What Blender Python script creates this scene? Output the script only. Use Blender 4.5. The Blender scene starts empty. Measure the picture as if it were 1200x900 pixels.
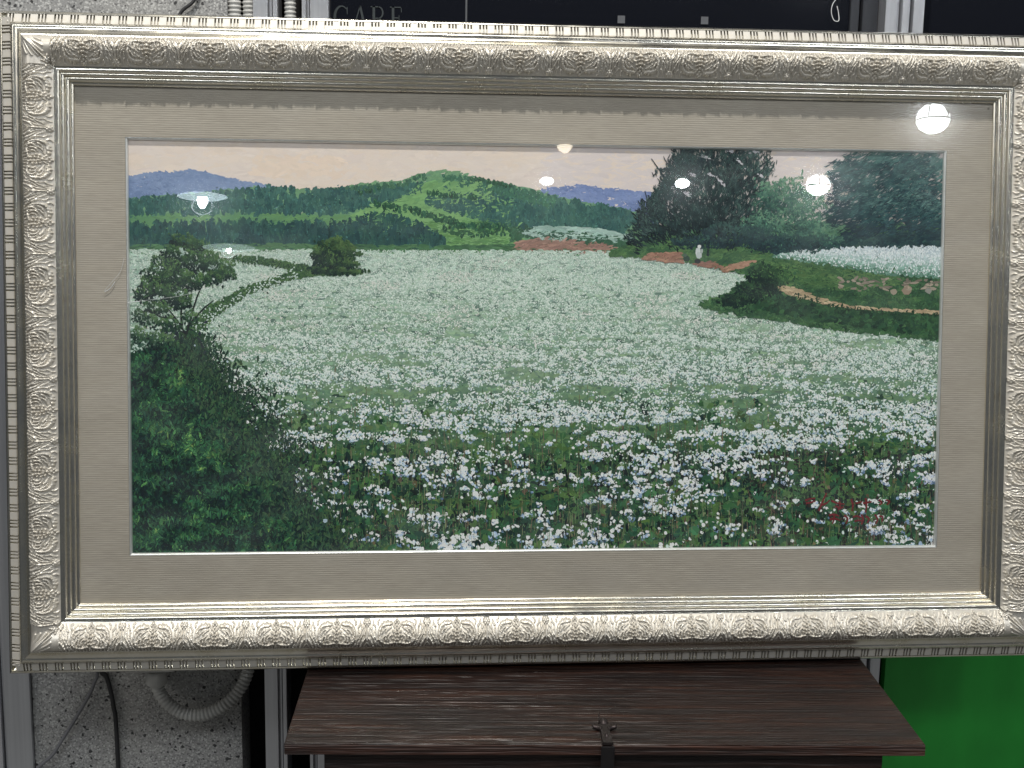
import bpy, bmesh, math, random
import numpy as np
from mathutils import Matrix, Vector
random.seed(7)
scn = bpy.context.scene
COL = scn.collection
OZ = 1.25                                    # height of the picture's centre above the floor
R_ = math.radians

# ------------------------------------------------------------------ camera
cd = bpy.data.cameras.new('camera'); cam = bpy.data.objects.new('camera', cd); COL.objects.link(cam)
cd.sensor_width = 36.0; cd.lens = 46.8; cd.clip_start = 0.05; cd.clip_end = 200
RM = np.array([[0.99617726, 0.00083401, 0.08735083], [-0.08585856, -0.17493519, 0.98082923], [0.01609876, -0.9845796, -0.17419485]])
cp = (-0.23083, -1.99692, 0.30064 + OZ)
m4 = Matrix.Identity(4)
for i in range(3):
    m4[i][0] = RM[i, 0]; m4[i][1] = -RM[i, 1]; m4[i][2] = -RM[i, 2]; m4[i][3] = cp[i]
cam.matrix_world = m4
scn.camera = cam
# ------------------------------------------------------------------ world: dim even light of an indoor hall
w = bpy.data.worlds.new('World'); scn.world = w; w.use_nodes = True
w.node_tree.nodes['Background'].inputs[0].default_value = (0.86, 0.93, 1.0, 1)
w.node_tree.nodes['Background'].inputs[1].default_value = 0.075
scn.view_settings.view_transform = 'Standard'; scn.view_settings.look = 'None'
scn.view_settings.exposure = 0.0; scn.view_settings.gamma = 1.0
scn.view_settings.use_curve_mapping = False
cy = scn.cycles; cy.max_bounces = 5; cy.diffuse_bounces = 2; cy.glossy_bounces = 3; cy.transmission_bounces = 2; cy.transparent_max_bounces = 8
# ------------------------------------------------------------------ lamps of the hall, and added side fills
def area(name, loc, target, sx, sy, power, colr):
    l = bpy.data.lights.new(name, 'AREA'); l.shape = 'RECTANGLE'; l.size = sx; l.size_y = sy
    l.energy = power; l.color = colr
    o = bpy.data.objects.new(name, l); COL.objects.link(o); o.location = loc
    o.rotation_euler = (Vector(target) - Vector(loc)).to_track_quat('-Z', 'Y').to_euler()
    return o
kl = bpy.data.lights.new('overhead_lamp', 'POINT'); kl.energy = 490; kl.shadow_soft_size = 0.05; kl.color = (1.0, 0.965, 0.90)
ko = bpy.data.objects.new('overhead_lamp', kl); COL.objects.link(ko); ko.location = (-0.25, -1.18, OZ + 3.45)
area('soft_fill', (-1.6, -3.4, OZ + 2.7), (0, 0, OZ), 1.6, 0.5, 40, (0.93, 0.97, 1.0))
area('soft_fill', (1.8, -3.0, OZ + 2.7), (0, 0, OZ), 1.6, 0.5, 34, (0.93, 0.97, 1.0))
area('soft_fill', (-3.3, -1.6, OZ + 1.7), (0, 0, OZ), 2.2, 0.7, 24, (1.0, 0.97, 0.92))  # left side fill, added to brighten the metal of the frame
area('soft_fill', (3.4, -1.6, OZ + 1.7), (0, 0, OZ), 2.2, 0.7, 24, (0.96, 0.98, 1.0))  # right side fill, added for the same metal

# ------------------------------------------------------------------ helpers
def tag(o, label=None, cat=None, group=None, kind=None):
    if label: o['label'] = label
    if cat: o['category'] = cat
    if group: o['group'] = group
    if kind: o['kind'] = kind
    return o
def empty(name, loc, rot=(0, 0, 0)):
    o = bpy.data.objects.new(name, None); o.empty_display_size = 0.05
    o.location = loc; o.rotation_euler = rot; COL.objects.link(o); return o
def link(name, me, mat=None, parent=None, loc=(0, 0, 0), rot=(0, 0, 0)):
    o = bpy.data.objects.new(name, me); COL.objects.link(o)
    if mat is not None and not me.materials: me.materials.append(mat)
    o.parent = parent; o.location = loc; o.rotation_euler = rot; return o
def pydata(name, v, f, smooth=False):
    me = bpy.data.meshes.new(name); me.from_pydata([tuple(map(float, p)) for p in v], [], f); me.update()
    if smooth:
        me.polygons.foreach_set('use_smooth', [True] * len(me.polygons))
    return me
def bm_box(bm, x0, x1, y0, y1, z0, z1):
    vs = [bm.verts.new(p) for p in ((x0, y0, z0), (x1, y0, z0), (x1, y1, z0), (x0, y1, z0), (x0, y0, z1), (x1, y0, z1), (x1, y1, z1), (x0, y1, z1))]
    for f in ((0, 3, 2, 1), (4, 5, 6, 7), (0, 1, 5, 4), (1, 2, 6, 5), (2, 3, 7, 6), (3, 0, 4, 7)):
        bm.faces.new([vs[i] for i in f])
def bm_done(bm, name, bevel=0.0, seg=2):
    if bevel > 0:
        bmesh.ops.bevel(bm, geom=bm.edges[:], offset=bevel, segments=seg, affect='EDGES', profile=0.6)
    bmesh.ops.recalc_face_normals(bm, faces=bm.faces[:])
    me = bpy.data.meshes.new(name); bm.to_mesh(me); bm.free(); return me
def box_mesh(name, x0, x1, y0, y1, z0, z1, bevel=0.0):
    bm = bmesh.new(); bm_box(bm, x0, x1, y0, y1, z0, z1); return bm_done(bm, name, bevel)
def catmull(pts, n):
    P = [np.array(p, float) for p in pts]; P = [2 * P[0] - P[1]] + P + [2 * P[-1] - P[-2]]
    out = []
    for i in range(1, len(P) - 2):
        for k in range(n):
            t = k / n; a, b, c, d = P[i - 1], P[i], P[i + 1], P[i + 2]
            out.append(0.5 * ((2 * b) + (-a + c) * t + (2 * a - 5 * b + 4 * c - d) * t * t + (-a + 3 * b - 3 * c + d) * t ** 3))
    out.append(P[-2]); return np.array(out)
def tube_mesh(name, pts, rad, seg=12, smooth=True, caps=True):
    pts = np.asarray(pts, float); n = len(pts)
    rad = np.broadcast_to(np.asarray(rad, float), (n,))
    T = np.gradient(pts, axis=0); T /= np.linalg.norm(T, axis=1)[:, None]
    ref = np.array([0.13, 1.0, 0.07]) if abs(T[0][1]) < 0.9 else np.array([1.0, 0, 0])
    v = []; f = []
    N = np.cross(T[0], ref); N /= np.linalg.norm(N)
    for i in range(n):
        N = N - T[i] * (N @ T[i]); N /= np.linalg.norm(N); B = np.cross(T[i], N)
        for k in range(seg):
            a = 2 * math.pi * k / seg; v.append(pts[i] + rad[i] * (math.cos(a) * N + math.sin(a) * B))
    for i in range(n - 1):
        for k in range(seg):
            k2 = (k + 1) % seg; f.append((i * seg + k, i * seg + k2, (i + 1) * seg + k2, (i + 1) * seg + k))
    if caps:
        f.append(tuple(range(seg - 1, -1, -1))); f.append(tuple((n - 1) * seg + k for k in range(seg)))
    return pydata(name, v, f, smooth)
def lathe_mesh(name, prof, seg=32, smooth=True):
    v = []; f = []
    for r, z in prof:
        for k in range(seg):
            a = 2 * math.pi * k / seg; v.append((r * math.cos(a), r * math.sin(a), z))
    for i in range(len(prof) - 1):
        for k in range(seg):
            k2 = (k + 1) % seg; f.append((i * seg + k, i * seg + k2, (i + 1) * seg + k2, (i + 1) * seg + k))
    return pydata(name, v, f, smooth)

# ------------------------------------------------------------------ materials
def mat(name):
    m = bpy.data.materials.new(name); m.use_nodes = True
    return m, m.node_tree, m.node_tree.nodes, m.node_tree.links, m.node_tree.nodes['Principled BSDF']
def coords(nt, scale=(1, 1, 1), kind='Object'):
    tc = nt.nodes.new('ShaderNodeTexCoord'); mp = nt.nodes.new('ShaderNodeMapping'); mp.inputs['Scale'].default_value = scale
    nt.links.new(tc.outputs[kind], mp.inputs[0]); return mp.outputs[0]
def noise(nt, vec, scale, detail=4, rough=0.55):
    n = nt.nodes.new('ShaderNodeTexNoise'); n.inputs['Scale'].default_value = scale; n.inputs['Detail'].default_value = detail
    n.inputs['Roughness'].default_value = rough; nt.links.new(vec, n.inputs['Vector']); return n.outputs['Fac']
def ramp(nt, fac, stops, const=False):
    r = nt.nodes.new('ShaderNodeValToRGB'); e = r.color_ramp.elements
    if const: r.color_ramp.interpolation = 'CONSTANT'
    while len(e) < len(stops): e.new(0.5)
    for i, (p, c) in enumerate(stops):
        e[i].position = p; e[i].color = (c[0], c[1], c[2], 1) if not isinstance(c, (int, float)) else (c, c, c, 1)
    nt.links.new(fac, r.inputs[0]); return r.outputs[0]
def mixc(nt, fac, a, b, mode='MIX'):
    m = nt.nodes.new('ShaderNodeMix'); m.data_type = 'RGBA'; m.blend_type = mode
    for idx, val in ((0, fac), (6, a), (7, b)):
        if hasattr(val, 'links'): nt.links.new(val, m.inputs[idx])
        elif isinstance(val, (int, float)): m.inputs[idx].default_value = val
        else: m.inputs[idx].default_value = (*val, 1)
    return m.outputs[2]
def bump(nt, h, strength, dist, b):
    n = nt.nodes.new('ShaderNodeBump'); n.inputs['Strength'].default_value = strength; n.inputs['Distance'].default_value = dist
    nt.links.new(h, n.inputs['Height']); nt.links.new(n.outputs[0], b.inputs['Normal'])
def simple(name, colr, rough=0.5, metal=0.0, var=0.12, scale=30):
    m, nt, N, L, b = mat(name)
    v = coords(nt); f = noise(nt, v, scale)
    c = ramp(nt, f, [(0.3, [x * (1 - var) for x in colr]), (0.7, [min(1, x * (1 + var)) for x in colr])])
    L.new(c, b.inputs['Base Color']); b.inputs['Roughness'].default_value = rough; b.inputs['Metallic'].default_value = metal
    return m
def silver(name, rough, metal, ca, cb, bumpy=0.1):
    m, nt, N, L, b = mat(name)
    v = coords(nt); f = noise(nt, v, 22, 3, 0.65); g = noise(nt, v, 260, 1, 0.6)
    c = ramp(nt, f, [(0.32, cb), (0.62, ca)])
    c = mixc(nt, ramp(nt, noise(nt, coords(nt, (1, 1, 1)), 75, 2, 0.7), [(0.60, 0.0), (0.80, 0.4)]), c, (0.55, 0.48, 0.34))
    L.new(c, b.inputs['Base Color']); b.inputs['Metallic'].default_value = metal
    L.new(ramp(nt, f, [(0.3, rough + 0.08), (0.7, max(0.05, rough - 0.05))]), b.inputs['Roughness'])
    bump(nt, g, bumpy, 0.0006, b); return m
M = {}
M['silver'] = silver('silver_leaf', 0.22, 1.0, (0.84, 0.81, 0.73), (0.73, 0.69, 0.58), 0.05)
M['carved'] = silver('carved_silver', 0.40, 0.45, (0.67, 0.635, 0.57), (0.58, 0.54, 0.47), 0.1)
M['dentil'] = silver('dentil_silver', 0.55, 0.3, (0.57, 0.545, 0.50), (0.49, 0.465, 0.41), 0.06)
M['slip'] = silver('slip_silver', 0.35, 0.7, (0.84, 0.84, 0.83), (0.7, 0.7, 0.69), 0.1)
M['backing'] = simple('frame_backing', (0.20, 0.15, 0.10), 0.8)
# ribbed cloth of the mat
m, nt, N, L, b = mat('mat_cloth')
v = coords(nt)
wv = N.new('ShaderNodeTexWave'); wv.wave_type = 'BANDS'; wv.bands_direction = 'Z'; wv.inputs['Scale'].default_value = 95
wv.inputs['Distortion'].default_value = 1.2; wv.inputs['Detail'].default_value = 2; wv.inputs['Detail Scale'].default_value = 0.35
vs = coords(nt, (6, 1, 60)); L.new(v, wv.inputs['Vector'])
thread = noise(nt, coords(nt, (40, 1, 700)), 1.0, 3)
blot = noise(nt, coords(nt, (1, 1, 2.5)), 4.5, 4, 0.65)
c = ramp(nt, blot, [(0.3, (0.385, 0.340, 0.287)), (0.7, (0.480, 0.428, 0.366))])
c = mixc(nt, ramp(nt, wv.outputs['Fac'], [(0.1, 0.22), (0.65, 0.0)]), c, (0.24, 0.21, 0.175))
c = mixc(nt, ramp(nt, thread, [(0.32, 0.45), (0.62, 0.0)]), c, (0.26, 0.23, 0.19))
spk = noise(nt, v, 70, 2, 0.5)
c = mixc(nt, ramp(nt, spk, [(0.785, 0.0), (0.80, 0.7)]), c, (0.10, 0.08, 0.06))
L.new(c, b.inputs['Base Color']); b.inputs['Roughness'].default_value = 0.78
bump(nt, wv.outputs['Fac'], 0.35, 0.0006, b); M['mat'] = m
# glass: clear pane with two-sided mirror share
m = bpy.data.materials.new('picture_glass'); m.use_nodes = True; nt = m.node_tree; N = nt.nodes; L = nt.links; N.clear()
out = N.new('ShaderNodeOutputMaterial'); mx = N.new('ShaderNodeMixShader'); tr = N.new('ShaderNodeBsdfTransparent'); gl = N.new('ShaderNodeBsdfGlossy')
lw = N.new('ShaderNodeLayerWeight'); lw.inputs[0].default_value = 0.5
pw = N.new('ShaderNodeMath'); pw.operation = 'POWER'; pw.inputs[1].default_value = 5
mu = N.new('ShaderNodeMath'); mu.operation = 'MULTIPLY_ADD'; mu.inputs[1].default_value = 0.9; mu.inputs[2].default_value = 0.04
L.new(lw.outputs['Facing'], pw.inputs[0]); L.new(pw.outputs[0], mu.inputs[0]); L.new(mu.outputs[0], mx.inputs[0])
tr.inputs[0].default_value = (0.985, 0.992, 0.988, 1); gl.inputs['Roughness'].default_value = 0.0
g2 = N.new('ShaderNodeBsdfGlossy'); g2.inputs['Roughness'].default_value = 0.11; gm = N.new('ShaderNodeMixShader'); gm.inputs[0].default_value = 0.38
L.new(gl.outputs[0], gm.inputs[1]); L.new(g2.outputs[0], gm.inputs[2])
L.new(tr.outputs[0], mx.inputs[1]); L.new(gm.outputs[0], mx.inputs[2])
dm = N.new('ShaderNodeMixShader'); df = N.new('ShaderNodeBsdfDiffuse'); df.inputs[0].default_value = (0.75, 0.78, 0.8, 1)
dust = ramp(nt, noise(nt, coords(nt, (1.0, 1, 2.2)), 9, 1, 0.7), [(0.45, 0.0), (0.85, 0.02)])
L.new(dust, dm.inputs[0]); L.new(mx.outputs[0], dm.inputs[1]); L.new(df.outputs[0], dm.inputs[2]); L.new(dm.outputs[0], out.inputs[0])
M['glass'] = m
# oil paint
m, nt, N, L, b = mat('oil_paint')
at = N.new('ShaderNodeAttribute'); at.attribute_name = 'pigment'
L.new(at.outputs['Color'], b.inputs['Base Color']); b.inputs['Roughness'].default_value = 0.6; b.inputs['Specular IOR Level'].default_value = 0.25
M['paint'] = m
M['ground'] = simple('canvas_ground', (0.09, 0.13, 0.10), 0.8)
# granite-speckled wall render
m, nt, N, L, b = mat('speckled_render')
v = coords(nt); f1 = noise(nt, v, 420, 3, 0.6); f3 = noise(nt, v, 4, 4)
vo = N.new('ShaderNodeTexVoronoi'); vo.inputs['Scale'].default_value = 430; vo.inputs['Randomness'].default_value = 1.0; L.new(v, vo.inputs['Vector'])
sp = N.new('ShaderNodeSeparateColor'); L.new(vo.outputs['Color'], sp.inputs[0])
v2 = N.new('ShaderNodeTexVoronoi'); v2.inputs['Scale'].default_value = 240; L.new(v, v2.inputs['Vector']); sp2 = N.new('ShaderNodeSeparateColor'); L.new(v2.outputs['Color'], sp2.inputs[0])
c = ramp(nt, f3, [(0.35, (0.27, 0.27, 0.27)), (0.65, (0.36, 0.355, 0.34))])
c = mixc(nt, ramp(nt, sp.outputs[0], [(0.0, 0.6), (0.11, 0.3), (0.30, 0.0)], True), c, (0.05, 0.05, 0.055))
c = mixc(nt, ramp(nt, sp.outputs[1], [(0.0, 0.0), (0.70, 0.3), (0.86, 0.65)], True), c, (0.62, 0.62, 0.60))
c = mixc(nt, ramp(nt, sp2.outputs[0], [(0.0, 0.9), (0.03, 0.0)], True), c, (0.02, 0.02, 0.022))
L.new(c, b.inputs['Base Color']); b.inputs['Roughness'].default_value = 0.85; bump(nt, f1, 0.5, 0.002, b); M['granite'] = m
# aluminium
m, nt, N, L, b = mat('aluminium')
f = noise(nt, coords(nt, (160, 160, 2)), 1.0, 4)
L.new(ramp(nt, f, [(0.3, (0.55, 0.56, 0.59)), (0.7, (0.66, 0.67, 0.70))]), b.inputs['Base Color'])
b.inputs['Metallic'].default_value = 0.85; b.inputs['Roughness'].default_value = 0.38; M['alu'] = m
M['dark'] = simple('dark_void', (0.012, 0.012, 0.013), 0.8)
# dark window glass
m, nt, N, L, b = mat('dark_window_glass')
f = noise(nt, coords(nt), 600, 2, 0.5)
L.new(ramp(nt, f, [(0.70, (0.006, 0.007, 0.011)), (0.76, (0.07, 0.075, 0.08))]), b.inputs['Base Color'])
b.inputs['Roughness'].default_value = 0.08; M['win'] = m
M['letter'] = simple('etched_lettering', (0.030, 0.038, 0.040), 0.6)
M['flatgrey'] = simple('flat_grey', (0.10, 0.105, 0.115), 0.6)
m, nt, N, L, b = mat('green_board')
f = noise(nt, coords(nt, (1, 1, 0.4)), 14, 5)
L.new(ramp(nt, f, [(0.3, (0.010, 0.21, 0.022)), (0.7, (0.016, 0.28, 0.032))]), b.inputs['Base Color'])
b.inputs['Roughness'].default_value = 0.45; M['green'] = m
M['hose'] = simple('grey_plastic', (0.52, 0.515, 0.49), 0.5)
M['cable_b'] = simple('black_rubber', (0.025, 0.025, 0.027), 0.5)
M['cable_g'] = simple('grey_rubber', (0.16, 0.16, 0.17), 0.55)
# old dark wood
def wood(name, axis, ca, cb, cc, rough, fib=0.4):
    m, nt, N, L, b = mat(name)
    sc = [75, 75, 75]; sc[axis] = 2.6
    f = noise(nt, coords(nt, tuple(sc)), 1.0, 4, 0.6)
    sc2 = [230, 230, 230]; sc2[axis] = 9.0
    g = noise(nt, coords(nt, tuple(sc2)), 1.0, 2, 0.55); big = noise(nt, coords(nt, (5, 14, 14)), 1.0, 5, 0.7)
    c = ramp(nt, f, [(0.32, ca), (0.52, cb), (0.70, cc)])
    c = mixc(nt, ramp(nt, big, [(0.40, 0.0), (0.62, 0.85)]), c, (ca[0] * 0.8, ca[1] * 0.85, ca[2]))
    c = mixc(nt, ramp(nt, g, [(0.36, 0.55), (0.46, 0.0)]), c, (0.004, 0.003, 0.003))
    c = mixc(nt, ramp(nt, g, [(0.60, 0.0), (0.74, fib)]), c, (0.085, 0.052, 0.040))
    L.new(c, b.inputs['Base Color']); b.inputs['Specular IOR Level'].default_value = 0.45
    L.new(ramp(nt, f, [(0.35, rough + 0.15), (0.65, rough - 0.05)]), b.inputs['Roughness'])
    mh = N.new('ShaderNodeMath'); mh.operation = 'ADD'; L.new(f, mh.inputs[0]); L.new(g, mh.inputs[1])
    bump(nt, mh.outputs[0], 0.8, 0.005, b); return m
M['wood'] = wood('old_lid_wood', 0, (0.009, 0.0045, 0.0038), (0.022, 0.0095, 0.0068), (0.055, 0.023, 0.014), 0.31)
M['edgewood'] = wood('lid_edge_wood', 0, (0.022, 0.008, 0.005), (0.045, 0.016, 0.009), (0.085, 0.032, 0.017), 0.5)
M['bodywood'] = wood('chest_body_wood', 0, (0.012, 0.005, 0.004), (0.024, 0.009, 0.007), (0.040, 0.015, 0.010), 0.5)
M['iron'] = simple('old_iron', (0.05, 0.04, 0.039), 0.45, 0.8, 0.4, 90)
M['blackiron'] = simple('black_iron', (0.018, 0.016, 0.017), 0.5, 0.5, 0.3, 60)
m, nt, N, L, b = mat('concrete_floor')
L.new(ramp(nt, noise(nt, coords(nt), 6, 8, 0.65), [(0.3, (0.10, 0.10, 0.098)), (0.7, (0.17, 0.168, 0.16))]), b.inputs['Base Color'])
b.inputs['Roughness'].default_value = 0.6; M['floor'] = m
def emit(name, colr, s):
    m = bpy.data.materials.new(name); m.use_nodes = True; nt = m.node_tree; nt.nodes.clear()
    e = nt.nodes.new('ShaderNodeEmission'); e.inputs[0].default_value = (*colr, 1); e.inputs[1].default_value = s
    o = nt.nodes.new('ShaderNodeOutputMaterial'); nt.links.new(e.outputs[0], o.inputs[0]); return m
M['bulb'] = emit('lit_globe', (0.93, 0.97, 1.0), 60)
M['warmbulb'] = emit('lit_warm_globe', (1.0, 0.86, 0.66), 20)
M['dimbulb'] = emit('lit_small_bulb', (0.9, 0.97, 1.0), 60)
M['litshade'] = emit('lit_enamel_shade', (0.75, 0.9, 1.0), 11)
M['faintshade'] = emit('faint_enamel_shade', (0.75, 0.9, 1.0), 4.5)
M['shade'] = simple('enamel_shade', (0.8, 0.8, 0.8), 0.4)

# ================================================================== THE SETTING
YW = 0.175                                    # face of the wall and window
tag(link('floor', box_mesh('floor', -4, 4, -4, 1.2, -0.1, 0.0), M['floor']), kind='structure')
def wall_slab(name, x0, x1, y, z0, z1, mt, label, cat, thick=0.06, bev=0.0):
    o = link(name, box_mesh(name, 0, x1 - x0, 0, thick, 0, z1 - z0, bev), mt, None, (x0, y, z0)); tag(o, label, cat); return o
wall_slab('rendered_wall', -0.838, -0.492, YW, 0.0, 2.7, M['granite'], 'grey granite speckled wall strip behind the left end of the picture frame', 'wall', 0.12)
o = link('dark_cavity', box_mesh('dark_cavity', -2.2, 2.6, YW + 0.20, YW + 0.26, 0.0, 2.7), M['dark']); tag(o, kind='structure')
def post(name, x0, x1, label, grooves, y=YW - 0.012, depth=0.09, z0=0.002, z1=2.69):
    root = empty(name, ((x0 + x1) / 2, y, z0)); tag(root, label, 'post', 'aluminium posts of the shop front')
    wd = x1 - x0; xs = [-wd / 2] + [-wd / 2 + g * wd for g in grooves] + [wd / 2]
    for i in range(len(xs) - 1):
        st = 0.0 if i % 2 == 0 else 0.010
        link('profile_strip', box_mesh('profile_strip', xs[i] + 0.0008, xs[i + 1] - 0.0008, st, depth, 0, z1 - z0, 0.0012), M['alu'], root)
    link('core', box_mesh('core', -wd / 2 + 0.002, wd / 2 - 0.002, 0.018, depth - 0.004, 0, z1 - z0), M['alu'], root)
    return root
post('aluminium_post', -0.912, -0.838, 'leftmost aluminium post, left of the speckled wall under the frame corner', (0.34, 0.42))
post('aluminium_post', -0.452, -0.413, 'narrow aluminium post right of the speckled wall and dark gap', (0.62, 0.78))
post('aluminium_post', -0.377, -0.334, 'aluminium post at the left edge of the dark window', (0.18, 0.30))
post('aluminium_post', 0.556, 0.622, 'aluminium post between the dark window and the green board', (0.30, 0.42, 0.62, 0.70))
def window(x0, x1, z0, z1, label):
    root = empty('dark_window', ((x0 + x1) / 2, YW + 0.03, z0)); tag(root, label, 'window')
    wd = x1 - x0; return root, wd
wr, wd = window(-0.334, 0.556, 0.05, 2.6, 'dark shop window behind the top of the frame, faint word CARE on it')
xj = -0.118
link('pane', box_mesh('pane', -wd / 2, xj - 0.111 - 0.0015, 0, 0.006, 0, 2.55), M['win'], wr)
link('pane', box_mesh('pane', xj - 0.111 + 0.0015, wd / 2 - 0.045, 0, 0.006, 0, 2.55), M['win'], wr)
link('joint', box_mesh('joint', xj - 0.1125, xj - 0.1095, 0.001, 0.006, 0, 2.55), M['flatgrey'], wr)
M['ingray'] = simple('dark_grey_sash', (0.045, 0.048, 0.056), 0.35, 0.3)  # plain dark grey of the inner sash strips
link('sash', box_mesh('sash', wd / 2 - 0.045, wd / 2 - 0.030, -0.006, 0.02, 0, 2.55, 0.002), M['ingray'], wr)
link('sash', box_mesh('sash', wd / 2 - 0.026, wd / 2, -0.010, 0.02, 0, 2.55, 0.002), M['ingray'], wr)
wr2, wd2 = window(0.622, 1.5, 0.05, 2.6, 'dark dusty window right of the right-hand aluminium post')
link('pane', box_mesh('pane', -wd2 / 2, wd2 / 2, 0, 0.006, 0, 2.55), M['win'], wr2)
# lettering and small grey squares on the window
def text_mesh(body, size, name):
    cu = bpy.data.curves.new(name, 'FONT'); cu.body = body; cu.size = size; cu.align_x = 'LEFT'; cu.extrude = 0.0004; cu.space_character = 1.25
    o = bpy.data.objects.new(name, cu); COL.objects.link(o)
    me = bpy.data.meshes.new_from_object(o.evaluated_get(bpy.context.evaluated_depsgraph_get()))
    bpy.data.objects.remove(o); me.name = name; return me
def serif_letters():
    # hand-built serif capitals C A R E, unit height 1
    def ring(cx, cy, ro, ri, a0, a1, n=26, sx=1.0, dx=0.0):
        fs = []
        for k in range(n):
            t0 = a0 + (a1 - a0) * k / n; t1 = a0 + (a1 - a0) * (k + 1) / n
            q = []
            for t, r, d in ((t0, ro, 0), (t1, ro, 0), (t1, ri, dx), (t0, ri, dx)):
                q.append((cx + d + math.cos(t) * r * sx * (1 if r == ro else 0.86), cy + math.sin(t) * r))
            fs.append(q)
        return fs
    def rect(x0, y0, x1, y1): return [[(x0, y0), (x1, y0), (x1, y1), (x0, y1)]]
    Lr = {}
    Lr['C'] = ring(0.46, 0.5, 0.50, 0.44, R_(48), R_(312), 30, 0.86, 0.04) + [[(0.74, 0.90), (0.80, 0.95), (0.80, 0.62), (0.765, 0.62)]]
    Lr['A'] = [[(0.0, 0.0), (0.07, 0.0), (0.44, 1.0), (0.38, 1.0)], [(0.60, 0.0), (0.76, 0.0), (0.46, 1.0), (0.36, 0.98)]] + rect(0.18, 0.30, 0.60, 0.36) + rect(-0.06, 0, 0.16, 0.045) + rect(0.52, 0, 0.84, 0.045)
    Lr['R'] = rect(0.10, 0, 0.24, 1.0) + rect(0.0, 0.955, 0.45, 1.0) + rect(0.0, 0, 0.34, 0.045) + rect(0.24, 0.46, 0.45, 0.51) + ring(0.42, 0.73, 0.27, 0.22, R_(-90), R_(90), 14, 1.05) + [[(0.36, 0.47), (0.52, 0.49), (0.82, 0.0), (0.66, 0.0)]]
    Lr['E'] = rect(0.10, 0, 0.24, 1.0) + rect(0.0, 0.955, 0.64, 1.0) + rect(0.0, 0, 0.68, 0.045) + rect(0.24, 0.50, 0.50, 0.545) + rect(0.60, 0.76, 0.64, 1.0) + rect(0.64, 0.0, 0.68, 0.26) + rect(0.48, 0.42, 0.52, 0.63)
    return Lr
LT = serif_letters()
xl = -0.330
for ch, adv in (('C', 0.0312), ('A', 0.0285), ('R', 0.0305), ('E', 0.03)):
    bm = bmesh.new()
    for q in LT[ch]:
        vs = [bm.verts.new((p[0] * 0.029, 0, p[1] * 0.036)) for p in q]; bm.faces.new(vs)
    g = bmesh.ops.extrude_face_region(bm, geom=bm.faces[:])
    bmesh.ops.translate(bm, verts=[e for e in g['geom'] if isinstance(e, bmesh.types.BMVert)], vec=(0, -0.0006, 0))
    link('letter', bm_done(bm, 'letter'), M['letter'], wr, (xl - 0.111, -0.0004, OZ + 0.484 - 0.05)); xl += adv
for xs_ in (0.133, 0.270):
    link('grey_square', box_mesh('grey_square', -0.006, 0.006, -0.001, 0.0, -0.006, 0.006), M['flatgrey'], wr, (xs_ - 0.111, -0.0006, OZ + 0.5075 + 0.012 * xs_ - 0.05))
loop = catmull([(0.006, 0, 0.03), (-0.006, -0.001, 0.018), (-0.009, 0, 0.004), (-0.004, 0, -0.010), (0.004, -0.001, -0.011), (0.003, 0, 0.002), (0.0, 0, 0.012)], 8)
o = link('wire_loop', tube_mesh('wire_loop', loop, 0.0006, 6), M['shade'], None, (0.487, YW + 0.022, OZ + 0.526))
tag(o, 'thin white wire loop on the dark window near the right post', 'wire')
# green board
wall_slab('green_board', 0.634, 1.5, YW - 0.004, 0.10, OZ - 0.05, M['green'], 'glossy green board under the right end of the picture frame', 'board', 0.02, 0.001)

# corrugated conduit and cables
def corrugated(name, pts, r, label, group=None, pitch=0.0066, parent=None, y=0):
    P = catmull(pts, 40)
    d = np.concatenate([[0], np.cumsum(np.linalg.norm(np.diff(P, axis=0), axis=1))])
    n = int(d[-1] / pitch * 4); s = np.linspace(0, d[-1], n)
    Q = np.stack([np.interp(s, d, P[:, k]) for k in range(3)], 1)
    rad = r * np.where((np.arange(n) % 4) < 2, 1.0, 0.86)
    return tube_mesh(name, Q, rad, 16, True)
hb = empty('conduit_box', (-0.632, YW, OZ - 0.553)); tag(hb, 'grey conduit box with elbow hose, at the lower left under the frame', 'conduit')
link('base_plate', box_mesh('base_plate', -0.040, 0.040, -0.060, 0.0, -0.004, 0.30, 0.003), M['hose'], hb)
cx0 = 0.006
cpl = lathe_mesh('coupling', [(0.0, 0.004), (0.0115, 0.004), (0.0115, -0.005), (0.0165, -0.006), (0.0175, -0.010), (0.0175, -0.026), (0.016, -0.029), (0.0, -0.029)], 28, False)
link('coupling', cpl, M['hose'], hb, (cx0, -0.035, -0.004))
hz = [(cx0, -0.035, -0.028), (cx0 + 0.004, -0.036, -0.046), (cx0 + 0.020, -0.04, -0.068), (cx0 + 0.050, -0.042, -0.085), (cx0 + 0.085, -0.040, -0.084), (cx0 + 0.118, -0.036, -0.066), (cx0 + 0.142, -0.025, -0.036), (cx0 + 0.152, -0.012, 0.004), (cx0 + 0.152, -0.004, 0.06)]
link('corrugated_hose', corrugated('corrugated_hose', hz, 0.0112, ''), M['hose'], hb)
for i, (x, r) in enumerate(((-0.484, 0.0115), (-0.461, 0.0105), (-0.397, 0.0095))):
    pts = [(x, YW + 0.02 + 0.0 * i, OZ + 0.3), (x + 0.001, YW + 0.018, OZ + 0.5), (x - 0.002, YW + 0.02, OZ + 0.75), (x, YW + 0.03, OZ + 1.3)]
    o = link('corrugated_conduit', corrugated('corrugated_conduit', pts, r, ''), M['hose'])
    tag(o, ('grey corrugated conduit in the dark gap, beside the speckled wall at top', 'second grey corrugated conduit in the gap, touching the narrow post at top', 'grey corrugated conduit between the two left aluminium posts at top')[i], 'conduit', 'corrugated conduits behind the frame top')
z0 = OZ - 0.485
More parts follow.
